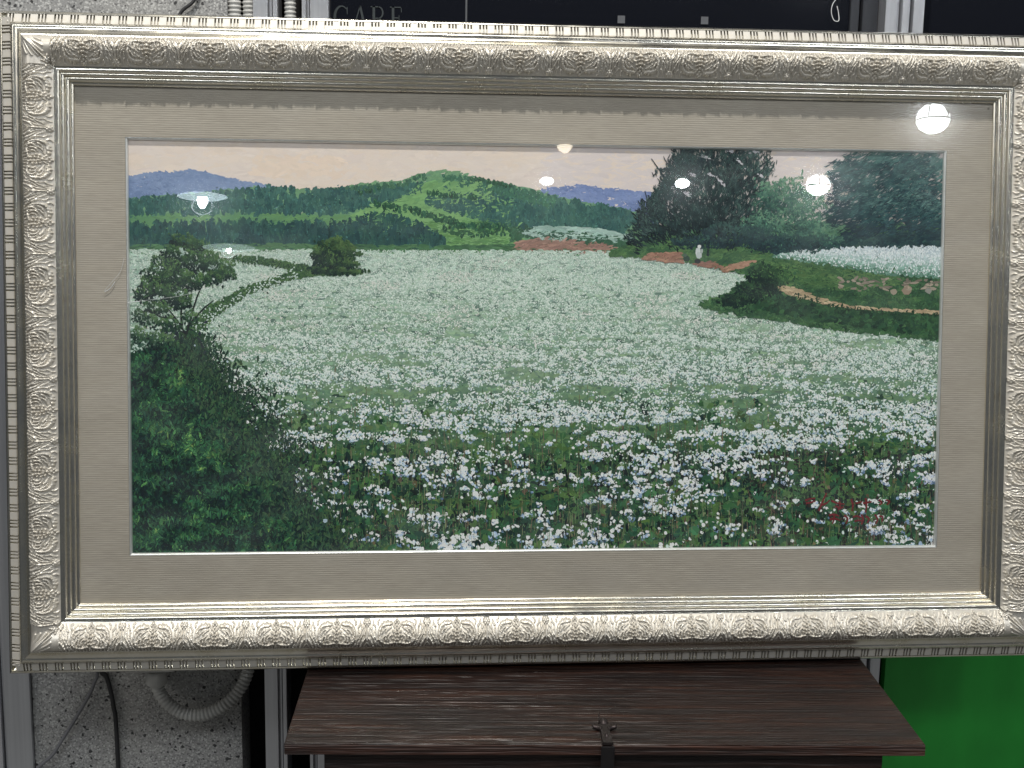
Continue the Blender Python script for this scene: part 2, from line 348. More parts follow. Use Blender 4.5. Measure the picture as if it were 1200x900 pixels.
o = link('grey_cable', tube_mesh('grey_cable', catmull([(-0.735, YW - 0.02, z0 + 0.2), (-0.727, YW - 0.012, z0 - 0.06), (-0.734, YW - 0.010, z0 - 0.110), (-0.760, YW - 0.010, z0 - 0.160), (-0.800, YW - 0.014, z0 - 0.225), (-0.86, YW - 0.02, z0 - 0.33), (-0.9, YW - 0.03, z0 - 0.76)], 16), 0.0029, 10), M['cable_g'])
tag(o, 'thin grey cable slanting down left across the speckled wall', 'cable')
o = link('black_cable', tube_mesh('black_cable', catmull([(-0.738, YW - 0.012, z0 + 0.25), (-0.726, YW - 0.008, z0 - 0.055), (-0.713, YW - 0.007, z0 - 0.10), (-0.704, YW - 0.007, z0 - 0.15), (-0.700, YW - 0.007, z0 - 0.24), (-0.698, YW - 0.008, z0 - 0.76)], 16), 0.0038, 10), M['cable_b'])
tag(o, 'black cable hanging straight down the speckled wall under the frame', 'cable')
o = link('black_cable', tube_mesh('black_cable', catmull([(-0.50, YW - 0.008, OZ + 0.66), (-0.535, YW - 0.007, OZ + 0.53), (-0.57, YW - 0.007, OZ + 0.48), (-0.60, YW - 0.008, OZ + 0.3)], 12), 0.0028, 8), M['cable_b'])
tag(o, 'black cable crossing the speckled wall above the frame, top left', 'cable')

# ================================================================== CHEST
ZC = OZ - 0.4992                                # lid top
CR = R_(-3.3)
ch = empty('wooden_chest', (0.071, -0.088, 0.0), (0, 0, CR)); tag(ch, 'old dark brown wooden chest with iron hasp, under the picture frame', 'chest')
LW = 0.880; y0c, y1c = -0.222, 0.218
lid = link('lid', box_mesh('lid', -LW / 2, LW / 2, y0c, y1c, ZC - 0.016, ZC, 0.0018), M['wood'], ch)
# worn front lip of the lid
link('lid_edge', box_mesh('lid_edge', -LW / 2 + 0.001, LW / 2 - 0.001, y0c - 0.0022, y0c + 0.0005, ZC - 0.0150, ZC - 0.0016, 0.0007), M['edgewood'], lid)
bx = LW / 2 - 0.052
link('body', box_mesh('body', -bx, bx, y0c + 0.02, y1c - 0.02, 0.06, ZC - 0.0165, 0.002), M['bodywood'], ch)
link('front_rail', box_mesh('front_rail', -bx + 0.002, bx - 0.002, y0c + 0.014, y0c + 0.024, ZC - 0.070, ZC - 0.018, 0.0015), M['bodywood'], ch)
for sx in (-1, 1):
    for sy in (0, 1):
        xx = sx * (bx - 0.035); yy = (y0c + 0.05) if sy == 0 else (y1c - 0.05)
        link('leg', box_mesh('leg', xx - 0.03, xx + 0.03, yy - 0.025, yy + 0.025, 0.0, 0.0605, 0.003), M['bodywood'], ch)
hasp = link('hasp_strap', box_mesh('hasp_strap', -0.0092, 0.0092, y0c - 0.0062, y0c - 0.0026, ZC - 0.16, ZC - 0.001, 0.0008), M['blackiron'], ch, (0.0005, 0, 0))
# waisted plate on top of the lid with two curled horns and a ring head
v = []; f = []
prof = [(0.0, 0.0066), (0.008, 0.0064), (0.016, 0.0060), (0.022, 0.0058), (0.027, 0.0068), (0.0305, 0.0088), (0.033, 0.0076), (0.035, 0.004)]
for yv, hw in prof:
    for s in (-1, 1): v.append((s * hw, yv, 0.0002 + 0.0003)); v.append((s * hw * 0.85, yv, 0.0030))
for i in range(len(prof) - 1):
    a = i * 4; b_ = a + 4
    f += [(a, b_, b_ + 1, a + 1), (a + 1, b_ + 1, b_ + 3, a + 3), (a + 3, b_ + 3, b_ + 2, a + 2)]
f += [(0, 1, 3, 2), (len(v) - 4, len(v) - 2, len(v) - 1, len(v) - 3)]
hp = link('hasp_plate', pydata('hasp_plate', v, f), M['iron'], ch, (0.0005, y0c - 0.004, ZC)); hp.scale = (1.2, 1.75, 1.6)
for s in (-1, 1):
    hn = catmull([(s * 0.004, 0.026, 0.0018), (s * 0.0085, 0.0285, 0.0022), (s * 0.0125, 0.0285, 0.0030), (s * 0.0135, 0.0310, 0.0042)], 6)
    link('horn', tube_mesh('horn', hn, np.linspace(0.0026, 0.0012, len(hn)), 8), M['iron'], hp)
head = lathe_mesh('rivet_head', [(0.0058, 0), (0.0058, 0.0016), (0.0045, 0.0042), (0.002, 0.0056), (0.0, 0.006)], 14)
link('rivet_head', head, M['iron'], hp, (0, 0.0385, 0.0))
link('rivet_head', lathe_mesh('rivet_head', [(0.0026, 0), (0.002, 0.0016), (0.0, 0.0024)], 10), M['iron'], hp, (0, 0.012, 0.0028))
pin = catmull([(-0.004, 0.040, 0.001), (-0.0045, 0.046, 0.004), (-0.003, 0.052, 0.0035)], 6)
link('pin', tube_mesh('pin', pin, 0.0008, 6), M['iron'], hp)

# ================================================================== FRAMED PICTURE
HW, HH = 0.8125, 0.4955
LEAN = R_(-6.691)
up = Vector((0, 0.11652, 0.99319))
root = empty('framed_painting', up * (-HH) + Vector((0, 0, OZ)), (LEAN, 0, 0))
tag(root, 'large landscape painting of a white flower field under glass in a carved silver frame', 'painting')
RW = 0.1085                                     # rail width
# profile: w from outer edge, d towards the viewer
def arc(w0, d0, w1, d1, bulge, n=6):
    out = []
    for k in range(n + 1):
        t = k / n; out.append((w0 + (w1 - w0) * t, d0 + (d1 - d0) * t + bulge * math.sin(math.pi * t)))
    return out
BW0, BWV = 0.0405, 0.0430                      # start and width of the carved band
def band_base(t): return 0.0020 + 0.0135 * math.sin(math.pi * min(1, max(0, t)) ** 0.74) - 0.003 * t
PROF = [(0.004, -0.056), (0.0, -0.052), (0.0, -0.030)] + arc(0.0, -0.029, 0.0046, -0.0235, 0.0016, 4) + [(0.0049, -0.0290), (0.0182, -0.0250), (0.0185, -0.0170)]
PROF += arc(0.0187, -0.0168, 0.0262, -0.0112, 0.0024, 7) + arc(0.0266, -0.0112, 0.0386, 0.0004, -0.0030, 9)[1:] + [(0.0388, 0.0022), (0.0402, 0.0024), (0.0405, 0.0004)]
PROF += [(BW0 + BWV * t, band_base(t) - 0.0009) for t in np.linspace(0.03, 0.97, 10)]
PROF += [(0.0837, -0.0018), (0.0868, -0.0020), (0.0872, 0.0000)] + arc(0.0873, 0.0000, 0.0922, -0.0030, 0.0014, 5) + [(0.0926, -0.0052)]
PROF += arc(0.0928, -0.0050, 0.0978, -0.0082, 0.0014, 5) + [(0.0982, -0.0104)] + arc(0.0984, -0.0102, 0.1042, -0.0138, 0.0015, 5) + [(0.1046, -0.0158)]
PROF += arc(0.1048, -0.0156, RW, -0.0182, 0.0007, 4) + [(RW, -0.0245), (RW - 0.006, -0.026), (RW - 0.010, -0.056)]
def rail_mesh(name, half, hdist):
    v = []; f = []; n = len(PROF)
    NS = 25
    for j in range(NS):
        s = -1 + 2 * j / (NS - 1)
        for (wv_, d) in PROF: v.append((s * (half - wv_), -d, -hdist + wv_))
    for j in range(NS - 1):
        for i in range(n - 1):
            a = j * n + i; f.append((a, a + 1, a + n + 1, a + n))
        f.append((j * n + n - 1, j * n, (j + 1) * n, (j + 1) * n + n - 1))
    me = pydata(name, v, f, True)
    bm = bmesh.new(); bm.from_mesh(me)
    for e in bm.edges:
        if len(e.link_faces) == 2 and e.calc_face_angle(0) > R_(38): e.smooth = False
    bmesh.ops.recalc_face_normals(bm, faces=bm.faces[:]); bm.to_mesh(me); bm.free(); return me
# carved motif as a relief
NH = 16; P_H = 2 * (HW - BW0 - BWV) / NH
NV = 9; P_V = 2 * (HH - BW0 - BWV) / NV
PER = 93.0
def strokes():
    S = []
    def bz(p0, p1, p2, w0, w1, h, n=14):
        for k in range(n):
            t = k / (n - 1); x = (1 - t) ** 2 * p0[0] + 2 * t * (1 - t) * p1[0] + t * t * p2[0]; y = (1 - t) ** 2 * p0[1] + 2 * t * (1 - t) * p1[1] + t * t * p2[1]
            S.append((x, y, 0.86 * (w0 + (w1 - w0) * t), h * (1 - 0.35 * t)))
    def dot(x, y, r, h): S.append((x, y, r, h))
    bz((3.5, 9), (27, 1), (27.5, 20), 2.3, 1.9, 4.2, 20); bz((27.5, 20), (28, 35), (12, 33.5), 1.9, 2.9, 3.6, 20)
    for x, y, r in ((9.5, 34.2, 2.3), (14.5, 36, 1.7), (19.5, 35, 1.6), (23.5, 32.5, 1.5)): dot(x, y, r, 2.6)
    for x, y, r in ((0, 37.8, 1.7), (2.7, 35.2, 1.7), (0, 32.2, 1.8)): dot(x, y, r, 2.9)
    for x, y, r in ((2.3, 13, 2.0), (2.5, 18, 1.9), (1.6, 23, 1.8), (0, 27.5, 1.8), (6.6, 14.5, 1.7), (6.8, 19.5, 1.6), (5.6, 24.5, 1.5)): dot(x, y, r, 3.6)
    for x0, x1, x2, y2 in ((1.2, 1.5, 1.0, 8), (5, 6.5, 5.2, 9), (9.5, 12, 10, 11), (14, 17.5, 15, 11), (18.5, 22.5, 20.5, 11), (23.5, 28, 29.5, 13)):
        bz((x0, 0.5), (x1, 4), (x2, y2), 1.9, 0.8, 3.4, 10)
    bz((21.5, 9), (24.5, 18), (16, 19.5), 2.0, 1.0, 3.6); bz((17, 11.5), (19, 20), (11, 22), 1.8, 0.8, 3.3); bz((12.5, 12.5), (14.5, 18), (9.2, 19), 1.6, 0.8, 3.0)
    bz((23.5, 22), (21, 29), (12, 27.5), 1.9, 0.9, 3.2); bz((18, 23), (15, 27), (8.5, 29), 1.5, 0.8, 2.8)
    bz((36, 0.5), (38, 10), (45.5, 17), 2.3, 1.6, 4.0); bz((31, 1), (32.5, 13), (41.5, 22), 2.1, 1.0, 3.6); bz((41, 0.5), (43, 5), (46.5, 9), 1.8, 1.1, 3.0)
    bz((46.5, 13), (46.5, 22), (46.5, 31), 2.0, 1.5, 3.4); bz((42.5, 20), (43.5, 25), (43, 31), 1.3, 0.7, 2.2)
    bz((30.5, 12), (36, 20), (32.5, 30), 1.9, 0.7, 3.2); bz((34.5, 18), (40.5, 25), (38, 33), 1.6, 0.7, 2.6)
    bz((33.5, 30), (37, 33), (36.5, 37.5), 1.3, 0.7, 2.2); bz((29, 33), (31, 37), (26.5, 38.5), 1.4, 0.7, 2.2); bz((39.5, 27), (42.5, 30), (41, 34), 1.2, 0.6, 2.2)
    bz((38.5, 11), (41, 16), (44, 24), 1.3, 0.8, 2.6); bz((34, 6), (35, 12), (38.5, 18), 1.2, 0.7, 2.8); bz((27, 3), (30.5, 6), (31, 12), 1.4, 0.7, 3.0); bz((44.5, 0.5), (45.5, 3), (46.5, 5), 1.3, 0.8, 2.6)
    bz((10, 6), (13, 9), (11.5, 14), 1.3, 0.7, 3.0); bz((16, 5), (20, 10), (18, 14), 1.3, 0.7, 3.0); bz((24, 13), (26, 18), (24, 24), 1.2, 0.7, 2.6); bz((3.5, 29), (6, 31), (7, 35), 1.2, 0.7, 2.2)
    dot(46.5, 36, 2.6, 4.2)
    for a in range(0, 360, 60): dot(46.5 + 3.7 * math.cos(R_(a)), 36 + 3.2 * math.sin(R_(a)), 2.0, 3.0)
    S = np.array(S); Mi = S.copy(); Mi[:, 0] *= -1
    Sh = S[S[:, 0] > 40].copy(); Sh[:, 0] -= PER; Sh2 = Sh.copy(); Sh2[:, 0] *= -1
    return np.concatenate([S, Mi, Sh, Sh2])
SK0 = strokes(); SK = SK0
def relief_height(X, Y):                       # mm in, mm out
    h = np.zeros(X.shape)
    for x, y, r, hh in SK:
        msk = (np.abs(X - x) < r) & (np.abs(Y - y) < r)
        if not msk.any(): continue
        d2 = (((X[msk] - x) ** 2 + (Y[msk] - y) ** 2) / (r * r)) ** 1.7
        h[msk] = np.maximum(h[msk], hh * np.sqrt(np.clip(1 - d2, 0, 1)))
    return h
def motif_mesh(name, period, seed=0):
    global SK
    rj = np.random.default_rng(seed); SK = SK0.copy(); SK[:, 2] *= rj.uniform(0.9, 1.12, len(SK)); SK[:, 3] *= rj.uniform(0.8, 1.2, len(SK))
    ed = np.abs(SK[:, 0]) < 38; SK[ed, 0] += rj.normal(0, 0.22, ed.sum()); SK[ed, 1] += rj.normal(0, 0.22, ed.sum())
    nu, nv = 150, 66
    U = np.linspace(-PER / 2, PER / 2, nu); V = np.linspace(0, 40, nv)
    X, Y = np.meshgrid(U, V); Hh = relief_height(X, Y)
    v = []; f = []
    k = period / (PER / 1000)
    for j in range(nv):
        t = V[j] / 40; bb = band_base(t)
        for i in range(nu):
            v.append((X[j, i] / 1000 * k, -(bb + Hh[j, i] / 1000 * 1.40), BW0 + V[j] / 40 * BWV))
    for j in range(nv - 1):
        for i in range(nu - 1):
            a = j * nu + i; f.append((a, a + 1, a + nu + 1, a + nu))
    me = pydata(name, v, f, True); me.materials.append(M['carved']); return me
def dentil_mesh(period):
    bm = bmesh.new(); k = period / 0.0224
    def blk(xa, xb, hgt=0.0):
        # wedge lying on the sloped seat of the rail
        v = []
        for x in (xa, xb):
            for (wv_, d) in ((0.0052, -0.0300), (0.0180, -0.0262), (0.0180, -0.0188 + hgt), (0.0052, -0.0236 + hgt)): v.append(bm.verts.new((x * k, -d, wv_)))
        for q in ((0, 1, 2, 3), (7, 6, 5, 4), (0, 4, 5, 1), (1, 5, 6, 2), (2, 6, 7, 3), (3, 7, 4, 0)): bm.faces.new([v[i] for i in q])
    blk(-0.0112, -0.0006); blk(0.0017, 0.0038, -0.0002); blk(0.0062, 0.0086, -0.0002)
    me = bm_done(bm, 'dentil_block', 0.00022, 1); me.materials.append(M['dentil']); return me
motH = [motif_mesh('carved_motif', P_H, q) for q in (1, 2, 3)]; motV = [motif_mesh('carved_motif', P_V, q) for q in (4, 5)]
# corner leaf: a mitred fan
def corner_mesh():
    # relief over the corner square of the band (canonical: left end of a rail, mitre line at 45 degrees)
    n = 60; v = []; f = []
    L_ = BWV
    S = []
    for a in (-38, -22, -8, 8, 22, 38):
        for k in range(16):
            t = k / 15; ang = R_(45 + a * (1 - 0.25 * t)); rr = 4 + 38 * t * (1 - abs(a) / 120)
            S.append((rr * math.cos(ang), rr * math.sin(ang), 2.6 - 1.4 * abs(t - 0.4), 3.6 * (1 - 0.5 * t)))
    for k in range(20): t = k / 19; S.append((2 + 46 * t * 0.75, 2 + 46 * t * 0.75, 2.2 - t, 4.2))
    S += [(36, 36, 2.4, 3.5), (37, 30, 1.8, 2.6), (30, 37, 1.8, 2.6)]
    for a in range(0, 360, 60): S.append((36 + 3.4 * math.cos(R_(a)), 36 + 3.4 * math.sin(R_(a)), 1.8, 2.8))
    for j in range(n):
        for i in range(n):
            x = L_ * 1000 * i / (n - 1); y = L_ * 1000 * j / (n - 1)
            h = 0.0
            for sx, sy, r, hh in S:
                d2 = ((x - sx) ** 2 + (y - sy) ** 2) / (r * r)
                if d2 < 1: h = max(h, 1.4 * hh * math.sqrt(1 - d2))
            t = min(x, y) / (L_ * 1000)
            v.append((x / 1000, -(band_base(t) + h / 1000), y / 1000))
    for j in range(n - 1):
        for i in range(n - 1):
            a = j * n + i; f.append((a, a + 1, a + n + 1, a + n))
    me = pydata('corner_leaf', v, f, True); me.materials.append(M['carved']); return me
cornM = corner_mesh()
ND_H = 69; ND_V = 41
dH = (2 * HW - 0.022) / ND_H; dV = (2 * HH - 0.022) / ND_V
denH, denV = dentil_mesh(dH), dentil_mesh(dV)
railH, railV = rail_mesh('frame_rail', HW, HH), rail_mesh('frame_rail', HH, HW)
for me in (railH, railV): me.materials.append(M['silver'])
for side, ang, lab in (('bottom', 0, 'bottom rail of the carved silver frame'), ('right', -90, 'right rail of the carved silver frame, cut by the picture edge'), ('top', 180, 'top rail of the carved silver frame'), ('left', 90, 'left rail of the carved silver frame')):
    hz_ = side in ('bottom', 'top')
    r = link('frame_rail', railH if hz_ else railV, None, root, (0, 0, HH), (0, R_(ang), 0)); r['label'] = lab
    half, hd = (HW, HH) if hz_ else (HH, HW)
    n, P = (NH, P_H) if hz_ else (NV, P_V)
    for k in range(n):
        link('carved_motif', motH[(k * 7 + ang) % 3] if hz_ else motV[(k * 3 + ang) % 2], None, r, ((k - (n - 1) / 2) * P, 0, -hd))
    link('corner_leaf', cornM, None, r, (-half + BW0, 0.0003, -hd + BW0))
    n, P = (ND_H, dH) if hz_ else (ND_V, dV)
    for k in range(n):
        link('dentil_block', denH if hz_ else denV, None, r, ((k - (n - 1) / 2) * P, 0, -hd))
# mat board with bevelled window, silver slip, glass
OW, OH = 0.6315, 0.3145                        # half size of the window in the mat
OC = -0.0015                                   # window centre a little below the frame centre
MW, MH = HW - RW + 0.006, HH - RW + 0.006
def ring_mesh(name, outer, inner, y0, y1, cz=0.0, bev=0.0):
    # flat ring from y0 (front) to y1 (back), inner edge sloping back by bev
    v = []; f = []
    def rect(w_, h_, y, c): return [(-w_, y, -h_ + c), (w_, y, -h_ + c), (w_, y, h_ + c), (-w_, y, h_ + c)]
    v += rect(*outer, y0, 0) + rect(*inner, y0, cz) + rect(inner[0] - bev, inner[1] - bev, y1, cz) + rect(*outer, y1, 0)
    for k in range(4):
        q = (k + 1) % 4
        f += [(k, q, 4 + q, 4 + k), (4 + k, 4 + q, 8 + q, 8 + k), (8 + k, 8 + q, 12 + q, 12 + k), (12 + k, 12 + q, q, k)]
    return pydata(name, v, f)
matb = link('mat_board', ring_mesh('mat_board', (MW, MH), (OW, OH), 0.0220, 0.0250, OC), M['mat'], root, (0, 0, HH))
for side in range(4):
    hz_ = side % 2 == 0; half, dist = (OW, OH) if hz_ else (OH, OW)
    v = []; f = []
    pr = [(-0.0003, 0.0251), (0.0, 0.0226), (0.0012, 0.0230), (0.0030, 0.0254), (0.0038, 0.0270), (0.0038, 0.0277), (-0.0003, 0.0277)]
    for s in (-1, 1):
        for a, y in pr: v.append((s * (half - a), y, -dist + a))
    n = len(pr); f = [(i, i + 1, n + i + 1, n + i) for i in range(n - 1)]
    o = link('slip_moulding', pydata('slip_moulding', v, f, True), M['slip'], matb, (0, 0, OC), (0, R_((0, -90, 180, 90)[side]), 0))
link('glass_pane', box_mesh('glass_pane', -MW + 0.001, MW - 0.001, 0.0186, 0.0204, -MH + 0.001, MH - 0.001), M['glass'], root, (0, 0, HH))
gp = bpy.data.objects['glass_pane']
M['mirror_streak'] = simple('mirror_streak_grey', (0.5, 0.52, 0.53), 0.5)  # pale threads laid on the pane to imitate reflections of wires
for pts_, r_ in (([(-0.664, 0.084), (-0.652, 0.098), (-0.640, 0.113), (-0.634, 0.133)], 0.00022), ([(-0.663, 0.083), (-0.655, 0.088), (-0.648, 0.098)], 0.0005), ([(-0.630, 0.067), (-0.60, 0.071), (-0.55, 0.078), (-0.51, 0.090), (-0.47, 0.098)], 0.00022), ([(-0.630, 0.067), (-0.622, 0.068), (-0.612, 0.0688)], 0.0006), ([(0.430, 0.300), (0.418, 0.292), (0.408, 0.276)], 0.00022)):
    link('mirror_streak', tube_mesh('mirror_streak', catmull([(a, 0.0184, b_) for a, b_ in pts_], 10), r_, 5), M['mirror_streak'], gp)
link('backing_board', box_mesh('backing_board', -MW, MW, 0.034, 0.040, -MH, MH), M['backing'], root, (0, 0, HH))
YC = 0.0288                                    # face of the canvas
canvas = link('canvas', box_mesh('canvas', -OW - 0.02, OW + 0.02, YC, YC + 0.004, -OH - 0.02, OH + 0.02), M['ground'], root, (0, 0, HH + OC))
GAIN_TOP, GAIN_BOT = 0.95, 0.72
# ------------------------------------------------------------------ the oil painting, stroke by stroke, in sketch units on the canvas
rng = np.random.default_rng(11)
SK4 = [(150, 167), (1105, 181), (1095, 640), (155, 647)]
CV4 = [(-0.6278, 0.3067), (0.6265, 0.3088), (0.6285, -0.3125), (-0.6281, -0.3092)]
A_ = []
for (x, y), (u_, v_) in zip(SK4, CV4):
    A_ += [[x, y, 1, 0, 0, 0, -u_ * x, -u_ * y, -u_], [0, 0, 0, x, y, 1, -v_ * x, -v_ * y, -v_]]
HM = np.linalg.svd(np.array(A_, float))[2][-1].reshape(3, 3)
def to_canvas(x, y):
    q = HM @ np.stack([x, y, np.ones_like(x)]); return q[0] / q[2], q[1] / q[2]
_tab = {}
def vn(x, y, seed=0):                          # smooth value noise 0..1
    if seed not in _tab: _tab[seed] = np.random.default_rng(100 + seed).random((256, 256))
    T = _tab[seed]; x = np.asarray(x, float); y = np.asarray(y, float)
    xi = np.floor(x).astype(int); yi = np.floor(y).astype(int); fx = x - xi; fy = y - yi
    fx = fx * fx * (3 - 2 * fx); fy = fy * fy * (3 - 2 * fy)
    g = lambda i, j: T[(xi + i) & 255, (yi + j) & 255]
    return (g(0, 0) * (1 - fx) + g(1, 0) * fx) * (1 - fy) + (g(0, 1) * (1 - fx) + g(1, 1) * fx) * fy
def fbm(x, y, seed=0): return 0.55 * vn(x, y, seed) + 0.28 * vn(x * 2.1, y * 2.1, seed + 1) + 0.17 * vn(x * 4.3, y * 4.3, seed + 2)
def inside(poly, x, y):
    r = np.zeros(x.shape, bool); n = len(poly)
    for i in range(n):
        x1, y1 = poly[i]; x2, y2 = poly[(i + 1) % n]
        if y1 == y2: continue
        c = ((y1 > y) != (y2 > y)) & (x < (x2 - x1) * (y - y1) / (y2 - y1) + x1); r ^= c
    return r
def scatter(poly, n):
    P = np.array(poly); lo = P.min(0); hi = P.max(0); xs = []; ys = []; got = 0
    while got < n:
        x = rng.uniform(lo[0], hi[0], n * 2); y = rng.uniform(lo[1], hi[1], n * 2); k = inside(poly, x, y)
        xs.append(x[k]); ys.append(y[k]); got += k.sum()
    return np.concatenate(xs)[:n], np.concatenate(ys)[:n]
BAT = []
def dab(x, y, rx, ry, ang, colr, z, n=6, jit=0.18):
    x = np.asarray(x, float); N = len(x); y = np.asarray(y, float)
    bc = lambda a: np.broadcast_to(np.asarray(a, float), (N,))
    rx, ry, ang, z = bc(rx), bc(ry), bc(ang), bc(z)
    colr = np.broadcast_to(np.asarray(colr, float), (N, 3))
    k = (x > 143) & (x < 1112) & (y > 160) & (y < 654)
    if not k.any(): return
    BAT.append((n, x[k], y[k], rx[k], ry[k], ang[k], colr[k], z[k], jit))
def pal(t, *cs):                               # t 0..1 -> blended palette
    cs = np.array(cs, float); t = np.clip(t, 0, 1) * (len(cs) - 1); i = np.minimum(t.astype(int), len(cs) - 2); f = (t - i)[:, None]
    return cs[i] * (1 - f) + cs[i + 1] * f
def jitter(c, s): return c * (1 + rng.normal(0, s, (len(c), 1))) + rng.normal(0, s * 25, c.shape)
def fill(poly, n, rx, ry, a, sa, cs, layer, ns=18, nsy=None, seed=0, cj=0.05, tj=0.22, m=6, order=None):
    x, y = scatter(poly, n)
    t = fbm(x / ns, y / (nsy or ns), seed) * 1.5 - 0.25 + rng.normal(0, tj, n)
    c = jitter(pal(t, *cs), cj); s = rng.uniform(0.65, 1.3, n)
    z = layer + rng.random(n) * 0.8 if order is None else layer + (y - order[0]) / (order[1] - order[0]) * 0.8 + rng.random(n) * 0.05
    dab(x, y, rx * s, ry * s, R_(a) + rng.normal(0, R_(sa), n), c, z, m)
def along(pts, x): P = np.array(pts, float); return np.interp(x, P[:, 0], P[:, 1])
def trees(pts_top, pts_bot, n, tw, th, cs, layer, seed=3):
    P = np.array(pts_top); x = rng.uniform(P[0, 0], P[-1, 0], n); t0 = along(pts_top, x); b0 = along(pts_bot, x)
    y = t0 + (b0 - t0) * rng.random(n); s = rng.uniform(0.7, 1.35, n)
    o = layer + np.clip((y - t0.min()) / max(1, (b0.max() - t0.min())), 0, 1) * 0.8
    t = fbm(x / 16, y / 7, seed) * 1.4 - 0.2 + rng.normal(0, 0.18, n)
    c = jitter(pal(t, *cs), 0.05)
    dab(x, y, tw * s * 0.5, th * s * 0.5, rng.normal(0, 0.08, n), c, o, 7, 0.25)
    for q in range(3):
        dab(x + rng.normal(0, tw * 0.22, n), y + rng.normal(-th * 0.08, th * 0.22, n), tw * 0.2 * s, th * 0.16 * s, rng.normal(0, 0.6, n), jitter(c * rng.uniform(0.78, 1.3, (n, 1)), 0.06), o + 0.01 + q * 0.006, 5, 0.3)
# --- thin ground tone so that no bare canvas shows
gx, gy = np.meshgrid(np.arange(140, 1116, 9.0), np.arange(158, 658, 5.0)); gx = gx.ravel(); gy = gy.ravel()
gc = np.where((gy < 226)[:, None], np.array([222, 204, 193.]), np.where((gy < 292)[:, None], np.array([96, 140, 100.]), np.array([150, 175, 160.]) * (1 - np.clip((gy - 300) / 190, 0, 1) ** 0.8)[:, None] + np.array([34, 62, 46.]) * (np.clip((gy - 300) / 190, 0, 1) ** 0.8)[:, None]))
dab(gx, gy, 9, 5, 0, gc, -4 + rng.random(len(gx)) * 2, 4, 0.05)
# --- sky
sky = [(140, 158), (1115, 160), (1115, 260), (140, 250)]
fill(sky, 4200, 12, 3.6, 0, 14, [(220, 201, 190), (225, 208, 196), (227, 206, 188), (221, 205, 197)], 0, 90, 30, 5, 0.008, 0.12)
x, y = scatter([(640, 158), (1115, 160), (1115, 260), (640, 250)], 900); dab(x, y, 12, 3.4, rng.normal(0, 0.2, 900), jitter(np.tile((216, 201, 196.), (900, 1)), 0.008), 0.9 + rng.random(900) * 0.1)
x, y = scatter([(300, 185), (400, 185), (400, 206), (300, 206)], 60); dab(x, y, 12, 4, rng.normal(0, 0.4, 60), jitter(np.tile((229, 206, 186.), (60, 1)), 0.01), 1.0 + rng.random(60) * 0.15)
# --- blue mountains
mtL = [(140, 209), (185, 202), (200, 204), (222, 199), (240, 203), (262, 208), (280, 213), (300, 215), (322, 219), (330, 245), (140, 250)]
fill(mtL, 3600, 4, 1.6, 10, 25, [(112, 132, 170), (124, 144, 182), (134, 152, 186)], 1.2, 24, 12, 6, 0.02)
mtR = [(628, 226), (642, 221), (660, 219), (684, 216.5), (698, 220), (706, 222), (722, 221), (738, 224), (764, 226), (770, 262), (628, 250)]
fill(mtR, 2600, 3.4, 1.4, 15, 25, [(108, 126, 172), (122, 140, 188), (132, 148, 190)], 1.2, 22, 10, 7, 0.02)
# --- hills
ridge = [(140, 233), (185, 230), (225, 227), (262, 223), (300, 220), (318, 219), (345, 222), (375, 222), (405, 219), (432, 214.5), (470, 213), (490, 205), (508, 201), (522, 199.5), (540, 202), (556, 209), (582, 214), (610, 219), (640, 227), (680, 236), (720, 243), (760, 252)]
hill = ridge + [(760, 298), (140, 298)]
fill(hill, 12000, 4.5, 1.6, -8, 16, [(98, 142, 108), (108, 152, 110), (116, 158, 112), (108, 148, 120)], 2, 40, 14, 8, 0.03)
fill([(400, 262), (430, 244), (470, 232), (500, 214), (560, 214), (600, 246), (610, 288), (500, 292), (440, 270)], 2200, 9, 2.2, -14, 14, [(112, 158, 100), (122, 168, 102), (130, 174, 108)], 2.9, 30, 8, 9, 0.03)
fill([(150, 252), (300, 250), (420, 254), (480, 258), (470, 266), (300, 264), (150, 272)], 1100, 9, 2, -3, 10, [(92, 138, 96), (104, 150, 92)], 2.9, 40, 8, 10, 0.03)
fill([(470, 264), (570, 256), (606, 262), (606, 292), (520, 292)], 800, 10, 1.8, 2, 8, [(84, 132, 74), (106, 152, 84), (76, 116, 76)], 3.0, 40, 5, 11, 0.04)
dk = [(50, 88, 86), (62, 102, 94), (74, 116, 100)]; dk2 = [(40, 72, 74), (48, 84, 80), (62, 100, 86)]
trees([(150, 234), (225, 229), (262, 225), (318, 220), (375, 223), (420, 221), (470, 219), (498, 216)], [(150, 250), (262, 250), (380, 250), (430, 242), (470, 230), (498, 222)], 900, 5.2, 9, dk, 3.2)
trees([(405, 219), (470, 214), (500, 203)], [(405, 223), (470, 219), (500, 210)], 60, 3.5, 4.5, [(80, 122, 90), (66, 104, 84)], 3.3)
trees([(520, 206), (545, 207), (600, 218), (650, 232)], [(520, 212), (560, 221), (620, 236), (650, 244)], 300, 4.2, 6, [(60, 104, 84), (76, 124, 92)], 3.3)
trees([(500, 233), (530, 231), (570, 236), (610, 244), (650, 240), (735, 247)], [(500, 236), (530, 247), (570, 258), (610, 266), (650, 268), (735, 272)], 1300, 4.6, 8, dk, 3.6)
trees([(520, 220), (580, 220), (640, 230), (760, 252)], [(520, 232), (580, 236), (640, 248), (760, 268)], 420, 5, 8, dk, 3.4)
trees([(150, 266), (250, 262), (330, 262), (400, 262), (425, 254), (450, 250), (475, 258), (500, 268), (520, 282)], [(150, 288), (300, 288), (420, 290), (500, 290), (520, 290)], 1000, 6.2, 12, dk2, 4.0)
trees([(430, 236), (470, 238), (510, 250), (560, 266)], [(430, 242), (470, 246), (510, 258), (560, 270)], 60, 5, 5.5, [(58, 98, 72), (72, 112, 78)], 3.7)
